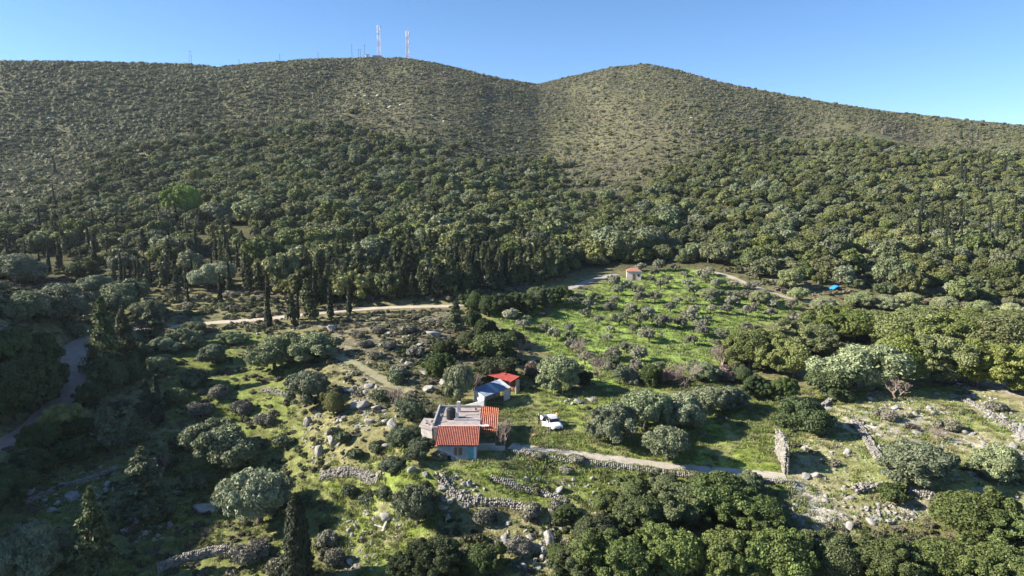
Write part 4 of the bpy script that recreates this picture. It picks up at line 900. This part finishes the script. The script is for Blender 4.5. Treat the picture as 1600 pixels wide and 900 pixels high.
# flat-roofed rear block
hb('rear_wall', PLAST, -10.4,88.16,-.4,-4.45,96.8,2.55); rs = hb('terrace_slab', SLAB, -10.55,88.17,2.56,-4.3,96.95,2.82)
hb('parapet', PLAST, -10.54,88.6,2.823,-10.32,96.94,3.25); hb('parapet', PLAST, -10.31,96.72,2.823,-4.5,96.94,3.16); hb('parapet', WHITE, -7.9,90.9,2.823,-4.55,91.12,3.05)
hb('chimney', WHITE, -7.78,94.6,2.823,-7.28,95.1,4.3, None, .03); hb('pillar', WHITE, -7.75,91.13,2.823,-7.3,91.5,3.9, None, .03); hb('brick_stack', mat('red_brick', (0.36,0.12,0.08), .9, .25, 5), -7.95,92.2,2.823,-7.6,92.7,3.5)
# grey side annex on the left
MB().prism([(-12.2-o.x,89.4-o.y),(-10.55-o.x,88.0-o.y),(-10.56-o.x,92.0-o.y),(-12.0-o.x,92.4-o.y)], -1.2, 2.5).build('annex_wall', PLAST, H)
MB().prism([(-12.45-o.x,89.3-o.y),(-10.57-o.x,87.75-o.y),(-10.57-o.x,92.2-o.y),(-12.2-o.x,92.6-o.y)], 2.503, 2.66).build('annex_slab', SLAB, H)
hb('lintel', mat('wood_light', (0.40,0.33,0.22), .8, .2, 4), -12.3,92.7,1.9,-10.6,94.2,2.0)
# lean-to with old tiles on the right
tile_roof('lean_to_roof', (-4.42-o.x,88.3-o.y,2.55), (-1.95-o.x,88.0-o.y,2.3), (-4.42-o.x,96.9-o.y,3.05), 9, 20, TILE2, H, amp=.06)
for x_, y_ in ((-2.2,88.5),(-2.2,92.5),(-2.2,96.3)): hb('post', WOODB, x_-.07,y_-.07,-.3,x_+.07,y_+.07,2.28)
hb('yard_wall', PLAST, -4.48,87.2,-.4,-2.2,87.45,.95); hb('yard_wall', PLAST, -2.19,86.9,-.4,-.9,87.15,.7); hb('back_wall', PLAST, -4.44,96.0,-.3,-2.3,96.2,2.5)
hb('shade_board', WOODB, -4.3,88.4,1.9,-2.3,88.48,2.3)
# black water tank on the terrace
T = thing('water_tank', 'black plastic water tank standing on the flat roof terrace', 'water tank', (-8.35,91.7,2.822))
prof = [(.62,0)]; z = .05
for i in range(7): prof += [(.64,z),(.64,z+.13),(.605,z+.15),(.605,z+.185)]; z += .19
prof += [(.6,z),(.45,z+.12),(.2,z+.17)]
MB().lathe(prof, 22).build('tank_body', mat('black_plastic', (0.02,0.022,0.025), .45, spec=.4), T, smooth_=False)
MB().lathe([(.2,0),(.21,.06),(.19,.1)], 16, (0,0,z+.165)).build('tank_lid', mat('lid_plastic', (0.03,0.03,0.035), .5), T); MB().tube((.63,0,.12),(.95,0,.12),.03).tube((.95,0,.12),(.95,0,-.0),.03).build('outlet_pipe', mat('pipe_white', (0.6,0.6,0.6), .5), T)
cl = []
for i in range(9):
    for j in range(7): cl.append(((i-4)*.16, (j-3)*.13, .05+.16*vnoise(np.array([i*.6]), np.array([j*.7]), 8)[0]))
cm = MB(); cm.add(cl, [(i*7+j,(i+1)*7+j,(i+1)*7+j+1,i*7+j+1) for i in range(8) for j in range(6)])
co = cm.build('cloth_sheet', mat('white_cloth', (0.75,0.70,0.66), .9)); co.location = (-3.75,88.9,2.72); co.rotation_euler = (.04,.1,.3); sm_ = co.modifiers.new('thick','SOLIDIFY'); sm_.thickness = .03; tag(co, 'crumpled pale sheet lying on the front of the old tiled lean-to roof', 'sheet')

for i_, (x_, y_, a_, L_, lab) in enumerate(((-9.6,90.2,.5,1.7,'old board lying on the terrace left of the black tank'),(-9.3,94.8,-.3,2.1,'grey board lying at the back of the terrace'),(-5.6,93.4,.15,1.9,'pale board lying on the right half of the terrace'))):
    bd = MB().box(-L_/2,-.12,0,L_/2,.12,.05).build('board', mat('old_board', (0.30,0.25,0.20), .9, .3, 3)); bd.location = (x_,y_,2.826); bd.rotation_euler = (0,0,a_); tag(bd, lab, 'board')
for x_, y_, c_, lab in ((-9.7,92.6,(0.35,0.33,0.30),'grey bucket by the left parapet of the terrace'),(-5.2,95.6,(0.42,0.20,0.12),'terracotta pot by the rear parapet of the terrace')):
    bk_ = MB().lathe([(.14,0),(.2,.36),(.22,.36),(.22,.39),(.19,.39),(.13,.05)], 14).build('pot', mat('pot_%d' % int(-x_*10), c_, .8, .2, 5)); bk_.location = (x_,y_,2.824); tag(bk_, lab, 'pot')
for x_, y_, s_ in ((-11.6,90.2,.3),(-11.2,89.6,.22),(-11.0,90.8,.35),(-11.7,91.2,.2)):
    rb = link('rubble_stone', PEB[int(-x_*7) % 8], H); rb.location = (x_-o.x,y_-o.y,2.66+s_*.4); rb.scale = (s_,s_,s_*.7)
# ------------------------------------------------------------------ sheds
TIN = mat('weathered_tin', (0.10,0.15,0.23), .6, 0, .8, .1, 3, metal=.1, spec=.3, col2=(0.24,0.29,0.36)); TIN2 = mat('pale_tin', (0.36,0.38,0.40), .6, .25, 1.2, metal=.1); REDTIN = mat('red_tin', (0.42,0.075,0.06), .65, 0, 1.0, .1, 3, col2=(0.60,0.14,0.11))
def sheet_panels(q, z, parent, n, mats, over_=.0, ncor=5, amp=.03):
    """corrugated panels laid side by side between plan edges q0-q1 (upper) and q3-q2 (lower)"""
    q = [Vector((a[0],a[1],zz)) for a, zz in zip(q, z)]
    for i in range(n):
        Vs = []; F = []; m = ncor*4
        for k in range(m+1):
            t = (i+k/m)/n; a_ = q[0].lerp(q[1], t); b_ = q[3].lerp(q[2], t); h = amp*math.cos(k/m*ncor*2*math.pi)+(i % 2)*.012
            Vs += [a_+Vector((0,0,h)), b_+Vector((0,0,h)), a_+Vector((0,0,h-.02)), b_+Vector((0,0,h-.02))]
        for k in range(m): F += [(k*4,k*4+1,k*4+5,k*4+4),(k*4+2,k*4+6,k*4+7,k*4+3)]
        MB().add(Vs, F).build('roof_panel', mats[i % len(mats)], parent)
A = (-6.0,106.6); B = (-2.0,112.0); C_ = (-.2,109.0); D = (-4.15,103.7)
S1 = thing('metal_shed', 'open shed with weathered blue-grey metal roof behind the farmhouse', 'shed', (-3.1,107.8,0)); so_ = Vector((-3.1,107.8))
loc = lambda p: (p[0]-so_.x, p[1]-so_.y)
sheet_panels([loc(A),loc(B),loc(C_),loc(D)], [3.0,3.0,2.4,2.4], S1, 7, [TIN,TIN,TIN,TIN2,TIN,TIN,TIN2])
def wall_seg(name, m, a, b, z0, z1, th, parent, org):
    a = Vector(a)-org; b = Vector(b)-org; n = (b-a).orthogonal().normalized()*th/2; z1 = z1 if hasattr(z1,'__len__') else (z1,z1)
    return MB().prism([(a+n)[:],(a-n)[:],(b-n)[:],(b+n)[:]], z0, [z1[0],z1[0],z1[1],z1[1]]).build(name, m, parent)
lerp2 = lambda a, b, t: (a[0]+(b[0]-a[0])*t, a[1]+(b[1]-a[1])*t)
wall_seg('end_wall', WHITE, lerp2(A,D,.04), lerp2(A,D,.96), -.3, (2.85,2.3), .2, S1, so_); wall_seg('back_wall', PLAST, lerp2(A,B,.02), lerp2(A,B,.98), -.3, 2.85, .2, S1, so_)
pan = wall_seg('lattice_panel', WHITE, lerp2(D,C_,.72), lerp2(D,C_,.97), .6, 2.1, .06, S1, so_)
for t_ in (0.02,.35,.68,.98):
    p_ = lerp2(D,C_,t_); MB().box(p_[0]-so_.x-.06,p_[1]-so_.y-.06,-.3,p_[0]-so_.x+.06,p_[1]-so_.y+.06,2.34).build('post', WOODB, S1)
for zz in (.85,1.2,1.55,1.9):
    a_ = lerp2(D,C_,.72); b_ = lerp2(D,C_,.97); MB().tube((a_[0]-so_.x+.05,a_[1]-so_.y-.05,zz),(b_[0]-so_.x+.05,b_[1]-so_.y-.05,zz),.03).build('lattice_bar', PLAST, S1)
MB().prism([(-4.6,-3.3),(-1.25,-4.35),(-1.15,-4.1),(-4.5,-3.05)], -.3, [.7,1.9,1.9,.7]).build('low_wall', mat('limewash', (0.5,0.49,0.46), .9, 0, 1.4, .2, 6, col2=(0.72,0.70,0.67)), S1)
S2 = thing('red_shed', 'shed with bright red metal roof behind the blue-grey one', 'shed', (-2,115.3,0)); so2 = Vector((-2,115.3))
RP = [(-4.6,119.0),(1.3,113.6),(-.2,111.7),(-5.6,117.0)]; l2 = lambda p: (p[0]-so2.x, p[1]-so2.y)
sheet_panels([l2(RP[0]),l2(RP[1]),l2(RP[2]),l2(RP[3])], [3.2,3.0,2.55,2.75], S2, 6, [REDTIN])
wall_seg('back_wall', WOODB, lerp2(RP[0],RP[1],.02), lerp2(RP[0],RP[1],.98), -.3, (3.05,2.85), .15, S2, so2); wall_seg('end_wall', PLAST, lerp2(RP[1],RP[2],.05), lerp2(RP[1],RP[2],.45), -.3, 2.6, .12, S2, so2)
for t_ in (.03,.5,.97):
    p_ = lerp2(RP[3],RP[2],t_); MB().box(p_[0]-so2.x-.06,p_[1]-so2.y-.06,-.3,p_[0]-so2.x+.06,p_[1]-so2.y+.06,2.5).build('post', PLAST, S2)
hp = at(990,434); PK = mat('pink_wall', (0.60,0.50,0.47), .9, .15, 2)
HT = thing('field_hut', 'small pinkish hut with tiled roof at the top of the olive grove', 'hut', hp, -.12)
HT.scale = (.88,.88,.88); MB().box(-2.3,-1.7,-.8,2.3,1.9,2.3).build('wall', PK, HT)
MB().add([(-2.6,-2.0,2.305),(2.6,-2.0,2.305),(2.6,2.2,2.305),(-2.6,2.2,2.305),(-.9,.1,3.3),(.9,.1,3.3)], [(0,1,5,4),(1,2,5),(2,3,4,5),(3,0,4),(3,2,1,0)]).build('roof', mat('hut_tile', (0.34,0.17,0.12), .85, .3, 3), HT)
MB().box(-.4,-1.76,-.6,.4,-1.705,1.5).build('door', WOODB, HT); MB().box(1.1,-1.75,.6,1.8,-1.705,1.4).build('window', DARK, HT)
tp = at(1305,453); tv = []; 
for i in range(13):
    for j in range(9):
        u, v = (i-6)/6, (j-4)/4; tv.append((u*1.5, v*1.1, 1.25*math.exp(-(u*1.3)**2)*(1-.25*v*v)+.22*vnoise(np.array([i*.7]),np.array([j*.7]),4)[0]))
tm = MB(); tm.add(tv, [(i*9+j,(i+1)*9+j,(i+1)*9+j+1,i*9+j+1) for i in range(12) for j in range(8)]); tb = tm.build('tarpaulin', mat('blue_tarp', (0.03,0.22,0.72), .5, .15, 2)); tb.location = tp; tb.rotation_euler = (0,0,.2); tag(tb, 'bright blue tarpaulin over a heap at the forest edge', 'tarp')
ms = tb.modifiers.new('thick','SOLIDIFY'); ms.thickness = .04

# ------------------------------------------------------------------ car
CARP = mat('white_car_paint', (0.78,0.78,0.78), .25, spec=.5); GLASS = mat('car_glass', (0.015,0.018,0.022), .08, spec=.6); RUB = mat('rubber', (0.02,0.02,0.02), .8); RIMM = mat('alloy', (0.45,0.45,0.46), .35, metal=.8); BLKP = mat('black_trim', (0.03,0.03,0.03), .6); LAMP = mat('lamp_glass', (0.55,0.57,0.6), .15, spec=.6)
cpz = float(ground(5.55,96.6)); CAR = thing('parked_car', 'white pickup truck parked on the grass with a side door open', 'pickup truck', (5.85,96.6,cpz), math.radians(-71))
def loft(sections):
    n = len(sections[0]); V = [p for s_ in sections for p in s_]; F = []
    for i in range(len(sections)-1):
        for k in range(n): F.append((i*n+k,i*n+(k+1)%n,(i+1)*n+(k+1)%n,(i+1)*n+k))
    F += [tuple(range(n))[::-1], tuple(range((len(sections)-1)*n, len(sections)*n))]; return V, F
def sec(x, hw, zb, zt, crown=.05):
    return [(x,-hw*.92,zb),(x,-hw,zb+.18),(x,-hw,zt-.16),(x,-hw*.93,zt-.02),(x,-hw*.5,zt+crown*.7),(x,0,zt+crown),(x,hw*.5,zt+crown*.7),(x,hw*.93,zt-.02),(x,hw,zt-.16),(x,hw,zb+.18),(x,hw*.92,zb)]
V, F = loft([sec(-2.65,.84,.42,.70,.0), sec(-2.58,.88,.36,.72,.0), sec(-1.6,.9,.30,.72,.0), sec(-.86,.9,.27,.72,.0), sec(-.84,.9,.27,1.0), sec(0,.91,.25,1.0), sec(.85,.9,.26,.98), sec(1.5,.88,.28,.92), sec(1.95,.84,.3,.82), sec(2.12,.74,.36,.70,.02)])
body = MB().add(V, F).build('body', CARP, CAR, smooth_=True)
cb = [(-2.05,.84,.97),(-1.85,.72,1.62),(.05,.70,1.64),(.95,.84,.97)]
V, F = loft([[(x,-h*.999,z),(x,-h*.6,z+(.04 if z > 1.2 else 0)),(x,h*.6,z+(.04 if z > 1.2 else 0)),(x,h*.999,z)] for x, h, z in ((-.84,.84,.97),(-.78,.74,1.58),(-.62,.72,1.66),(-.1,.71,1.67),(.15,.70,1.62),(.98,.84,.97))])
MB().add(V, F).build('cabin', CARP, CAR, .03)
MB().add([(.93,-.76,1.02),(.93,.76,1.02),(.16,.64,1.58),(.16,-.64,1.58)], [(0,1,2,3)]).build('windscreen', GLASS, CAR).location = (.03,0,.015)
for s_ in (-1,1):
    MB().add([(.75,s_*.85,1.05),(-.06,s_*.85,1.05),(-.06,s_*.755,1.55),(.16,s_*.755,1.55)], [(0,1,2,3)]).build('side_window', GLASS, CAR); MB().add([(-.14,s_*.85,1.05),(-.76,s_*.85,1.05),(-.72,s_*.755,1.54),(-.14,s_*.755,1.54)], [(0,1,2,3)]).build('side_window', GLASS, CAR); MB().box(-2.6,s_*.86-.04,.70,-.86,s_*.86+.04,1.08).build('bed_side', CARP, CAR, .02)
    for x_ in (1.35,-1.75):
        wh = MB(); wh.lathe([(.2,-.11),(.31,-.1),(.335,-.04),(.335,.04),(.31,.1),(.2,.11)], 18); w_ = wh.build('wheel', RUB, CAR); w_.location = (x_, s_*.83, .335); w_.rotation_euler = (math.pi/2,0,0)
        MB().lathe([(.05,-.115),(.2,-.118),(.2,.118),(.05,.115)], 14).build('rim', RIMM, w_)
    MB().box(1.86,s_*.52-.17,.62,2.09,s_*.52+.17,.77).build('headlight', LAMP, CAR, .04)
    MB().box(.55,s_*.9-.02,1.0,.72,s_*1.08,1.14).build('mirror', CARP, CAR, .03)
MB().box(-2.64,-.82,.70,-2.57,.82,1.06).build('tailgate', CARP, CAR, .02); MB().box(-2.56,-.81,.735,-.87,.81,.76).build('bed_liner', BLKP, CAR); MB().box(2.02,-.5,.42,2.145,.5,.58).build('grille', BLKP, CAR, .02); MB().box(1.98,-.72,.28,2.16,.72,.4).build('bumper', BLKP, CAR, .03); MB().box(2.15,-.26,.44,2.165,.26,.55).build('number_plate', WHITE, CAR)
dr = MB().box(-1.0,-.03,.32,0,.03,1.02).build('door', CARP, CAR, .02); dr.location = (.62,-.94,0); dr.rotation_euler = (0,0,math.radians(40))
dw = MB().add([(-.95,-.0,1.03),(-.12,0,1.03),(-.5,0,1.52),(-.9,0,1.52)], [(0,1,2,3)]).build('door_window', GLASS, dr); MB().box(-.9,-.08,.8,-.72,-.035,.86).build('handle', BLKP, dr)
MB().box(-.36,-.925,.35,.55,-.905,1.0).build('door_opening', DARK, CAR)
# ------------------------------------------------------------------ people
SKIN = mat('skin', (0.46,0.29,0.21), .6)
def skin_obj(name, verts, edges, radii, material, parent, sub=1):
    me_ = bpy.data.meshes.new(name); me_.from_pydata(verts, edges, []); me_.materials.append(material); ob = link(name, me_, parent); s_ = ob.modifiers.new('skin','SKIN'); s_.use_smooth_shade = True
    for i, r in enumerate(radii): me_.skin_vertices[0].data[i].radius = (r, r*.85) if not hasattr(r,'__len__') else r
    me_.skin_vertices[0].data[0].use_root = True; ss = ob.modifiers.new('sub','SUBSURF'); ss.levels = ss.render_levels = sub; return ob
def person(loc_, rotz, label, top, legs, hair, armbend):
    e = thing('person', label, 'person', loc_, rotz)
    V = [(0,0,.95),(0,0,1.15),(0,0,1.38),(0,0,1.5),(0,-.02,1.6),(0,-.02,1.7)]; Ed = [(0,1),(1,2),(2,3),(3,4),(4,5)]; R = [.14,.13,.15,.055,.095,.075]
    arms = []
    for s_ in (-1,1):
        i0 = len(V); el = (s_*.26,.02,1.12); wr = (s_*.24,-.16-armbend*.1,.95+armbend*.25); V += [(s_*.19,0,1.4), el, wr, (wr[0],wr[1]-.06,wr[2]-.04)]; R += [.06,.045,.032,.034]; Ed += [(2,i0),(i0,i0+1),(i0+1,i0+2),(i0+2,i0+3)]; arms.append((i0, el, wr))
        for f in range(5):
            L = (.05,.075,.085,.078,.06)[f]; a_ = (f-2)*.022; b0 = len(V); h_ = V[i0+3]; V += [(h_[0]+a_, h_[1]-.035, h_[2]-.02), (h_[0]+a_*1.25, h_[1]-.035-L*.6, h_[2]-.03-L*.5)]; R += [.009,.008]; Ed += [(i0+3,b0),(b0,b0+1)]
        i1 = len(V); V += [(s_*.1,0,.88),(s_*.12,-.02,.5),(s_*.12,.02,.09),(s_*.13,-.14,.04)]; R += [.09,.062,.045,.04]; Ed += [(0,i1),(i1,i1+1),(i1+1,i1+2),(i1+2,i1+3)]
    skin_obj('body', V, Ed, R, SKIN, e)
    V = [(0,0,1.0),(0,0,1.15),(0,0,1.38),(0,0,1.47)]; Ed = [(0,1),(1,2),(2,3)]; R = [.175,.16,.175,.075]
    for i0, el, wr in arms:
        k = len(V); V += [(math.copysign(.2,el[0]),0,1.4), el, wr]; R += [.078,.06,.048]; Ed += [(2,k),(k,k+1),(k+1,k+2)]
    skin_obj('jacket', V, Ed, R, top, e)
    V = [(0,0,1.0)]; R = [.16]; Ed = []
    for s_ in (-1,1): k = len(V); V += [(s_*.1,0,.86),(s_*.12,-.02,.5),(s_*.12,.02,.1)]; R += [.11,.08,.07]; Ed += [(0,k),(k,k+1),(k+1,k+2)]
    skin_obj('trousers', V, Ed, R, legs, e)
    V, F = ICO2; V = V*np.array([.105,.12,.1])+np.array([0,.012,1.68]); V = V[:]; keepf = [tuple(f) for f in F if V[f].mean(0)[2] > 1.64 or V[f].mean(0)[1] > .03]
    MB().add([tuple(v) for v in V], keepf).build('hair', hair, e, smooth_=True); MB().tube((0,-.1,1.6),(0,-.135,1.585),.018,.012,5).build('nose', SKIN, e)
    return e
BLACKC = mat('black_cloth', (0.015,0.016,0.02), .9); ORANGE = mat('orange_cloth', (0.75,0.24,0.05), .85); JEAN = mat('dark_trousers', (0.03,0.04,0.06), .9)
pp = at(842.0,664.5); person(pp, math.radians(70), 'person in black clothes with pale hair standing beside the car door', BLACKC, BLACKC, mat('pale_hair', (0.55,0.50,0.44), .9), .3)
px_, py_ = 6.6, 98.5; person((px_,py_,float(ground(px_,py_))), math.radians(-60), 'person in an orange top standing behind the car', ORANGE, JEAN, mat('dark_hair', (0.04,0.03,0.025), .8), .8)
bp_ = at(835.5,681.5); bk = thing('feed_sack', 'small tan and orange sack lying on the grass before the car', 'sack', bp_, .4)
V, F = ICO2; MB().add([tuple(v*np.array([.34,.2,.2])*(1+.1*math.sin(v[0]*7))+np.array([0,0,.15])) for v in V], [tuple(f) for f in F]).build('sack_body', mat('tan_sack', (0.52,0.32,0.17), .9, .2, 6), bk, smooth_=True); MB().tube((.3,0,.16),(.45,0,.2),.07,.1,8).build('sack_neck', mat('orange_cord', (0.6,0.22,0.06), .9), bk)
# gate at the head of the lane
gp = at(795,697); G = thing('lane_gate', 'small wooden gate post pair at the house end of the lane', 'gate', gp, .2)
for y_ in (-.1,1.5): MB().tube((0,y_,-.3),(0,y_,1.5),.08,.07,8).build('post', WOODB, G)
for z_ in (.3,.6,.9,1.2): MB().box(-.02,-.05,z_,.02,1.45,z_+.07).build('bar', WOODB, G)
for i, (a_, b_, lab) in enumerate(((( 597,832),(608,806),'long pale plank lying on the bare slope below the rubble wall'),((585,822),(600,827),'short pale plank crossing the bare slope beside the long one'))):
    p0, p1 = at(*a_), at(*b_); m_ = (p0+p1)/2; dv = p1-p0; pl = MB().box(-dv.length/2,-.11,.0,dv.length/2,.11,.06).build('plank', mat('grey_plank', (0.50,0.47,0.43), .9, .2, 3)); pl.location = m_+Vector((0,0,.16)); pl.rotation_euler = dv.to_track_quat('X','Z').to_euler(); tag(pl, lab, 'plank')

# ------------------------------------------------------------------ masts on the ridge
STEEL = mat('galvanised', (0.62,0.60,0.62), .5, .1, 1); STEELR = mat('red_oxide', (0.50,0.22,0.22), .6); DRUM = mat('white_drum', (0.78,0.78,0.80), .5)
def mast(px_, ptop, w0, w1, label, seed):
    a = math.atan2((px_-800)/FPX, cp+sp*.335); k = int(round(np.interp(a, AZ, np.arange(len(AZ))))); r = RAD[int(np.argmax((Z[k]-CAM_Z)/RAD))]-2
    x_, y_ = r*math.sin(a), r*math.cos(a); z_ = float(ground(x_,y_)); dx, dy, dz = ray(px_, ptop); h = CAM_Z+y_*dz/dy-z_
    e = thing('lattice_mast', label, 'mast', (x_,y_,z_), .5); n = 12; rg = random.Random(seed)
    lv = [(h*i/n, (w0+(w1-w0)*i/n)/2) for i in range(n+1)]; cs = [(-1,-1),(1,-1),(1,1),(-1,1)]
    for c in cs:
        m = MB()
        for i in range(n): m.tube((c[0]*lv[i][1],c[1]*lv[i][1],lv[i][0]-(1 if i == 0 else 0)),(c[0]*lv[i+1][1],c[1]*lv[i+1][1],lv[i+1][0]),.16,.16,5)
        m.build('leg', STEEL, e)
    for i in range(n):
        m = MB(); z0, a0 = lv[i]; z1, a1 = lv[i+1]
        for q in range(4): c, d_ = cs[q], cs[(q+1)%4]; m.tube((c[0]*a0,c[1]*a0,z0),(d_[0]*a1,d_[1]*a1,z1),.09,.09,4); m.tube((c[0]*a1,c[1]*a1,z1),(d_[0]*a1,d_[1]*a1,z1),.1,.1,4)
        m.build('bracing', STEEL if (i//2) % 2 else STEELR, e)
    for i in range(7):
        z0 = h*rg.choice([.3,.55,.6,.66,.8,.86,.92,.97]); s_ = rg.choice([-1,1]); dr_ = MB().lathe([(.1,-.35),(.75,-.3),(.75,.3),(.1,.35)], 12).build('dish', DRUM, e); dr_.location = (s_*(w0*.35+.5), -w0*.4, z0); dr_.rotation_euler = (1.35, 0, s_*.6)
    for s_ in (-1,1): MB().box(s_*w1*.8-.18,-w1*.7,h*.86,s_*w1*.8+.18,-w1*.5,h*.97).build('panel_antenna', DRUM, e)
    MB().tube((0,0,h),(0,0,h+2.5),.1,.05,5).build('whip_antenna', STEEL, e); return e
mast(592.5, 40, 3.0, 2.2, 'taller lattice antenna mast on the ridge top', 1); mast(637, 48, 3.2, 2.4, 'shorter lattice antenna mast right of the tall one', 2)
def ridge(px_, back_=2.0):
    a = math.atan2((px_-800)/FPX, cp+sp*.335); k = int(round(np.interp(a, AZ, np.arange(len(AZ))))); r = RAD[int(np.argmax((Z[k]-CAM_Z)/RAD))]-back_; return Vector((r*math.sin(a), r*math.cos(a), float(ground(r*math.sin(a), r*math.cos(a)))))
q = ridge(574); CB = thing('equipment_cabin', 'small white equipment cabin on the ridge beside the tall mast', 'cabin', q, .3); MB().box(-2,-1.5,-.5,2,1.5,2.9).build('wall', DRUM, CB); MB().box(-2.2,-1.7,2.903,2.2,1.7,3.1).build('roof', PLAST, CB); MB().box(-.4,-1.56,0,.5,-1.503,2.0).build('door', PLAST, CB)
q = ridge(590, 5); CB = thing('equipment_cabin', 'long low cabin at the foot of the tall mast', 'cabin', q, .1); MB().box(-5,-1.5,-.5,4,1.5,2.3).build('wall', PLAST, CB); MB().box(-5.2,-1.7,2.303,4.2,1.7,2.5).build('roof', DRUM, CB)
PW = mat('pole_wood', (0.12,0.10,0.09), .9)
for lab, x_, h in (('thin pole on the ridge just left of the small white cabin',570,13),('thin ridge pole, second to the left of the white cabin',563,9),('thin ridge pole, third to the left of the white cabin',560,9),('lone taller pole on the ridge left of the antenna cabins',550,14),('ridge pole on the far left of the antenna cabins',497,7),('single pole on the ridge left of centre',437,8),('single pole right of the dip in the left ridge',373,6)):
    q = ridge(x_); e = thing('utility_pole', lab, 'pole', q, group='poles along the ridge'); MB().tube((0,0,-.5),(0,0,h),.2,.13,6).build('shaft', PW, e); MB().box(-.9,-.06,h-.9,.9,.06,h-.75).build('crossarm', PW, e)
q = ridge(297); e = thing('twin_pole', 'twin-legged power pole on the left ridge', 'pole', q)
for s_ in (-1,1): MB().tube((s_*1.0,0,-.5),(s_*1.0,0,13),.22,.15,6).build('shaft', STEEL, e)
for z_ in (8.5,12.2): MB().box(-1.7,-.08,z_,1.7,.08,z_+.22).build('crossarm', STEEL, e)

# ------------------------------------------------------------------ thin haze in the air
hm = bpy.data.materials.new('haze'); hm.use_nodes = True; t = hm.node_tree; t.nodes.clear()
ho = t.nodes.new('ShaderNodeOutputMaterial'); pv = t.nodes.new('ShaderNodeVolumePrincipled'); pv.inputs['Color'].default_value = (0.80,0.88,1.0,1); pv.inputs['Density'].default_value = 0.00006; pv.inputs['Anisotropy'].default_value = 0.2
t.links.new(pv.outputs[0], ho.inputs['Volume'])
top_z = max(float(Z.max()), CAM_Z)+60
hz = MB().box(-4700,-4700,float(Z.min())-1.5,4700,4700,top_z).build('haze', hm); hz['kind'] = 'stuff'; hz['label'] = 'thin blue haze over the valley'; hz['category'] = 'haze'
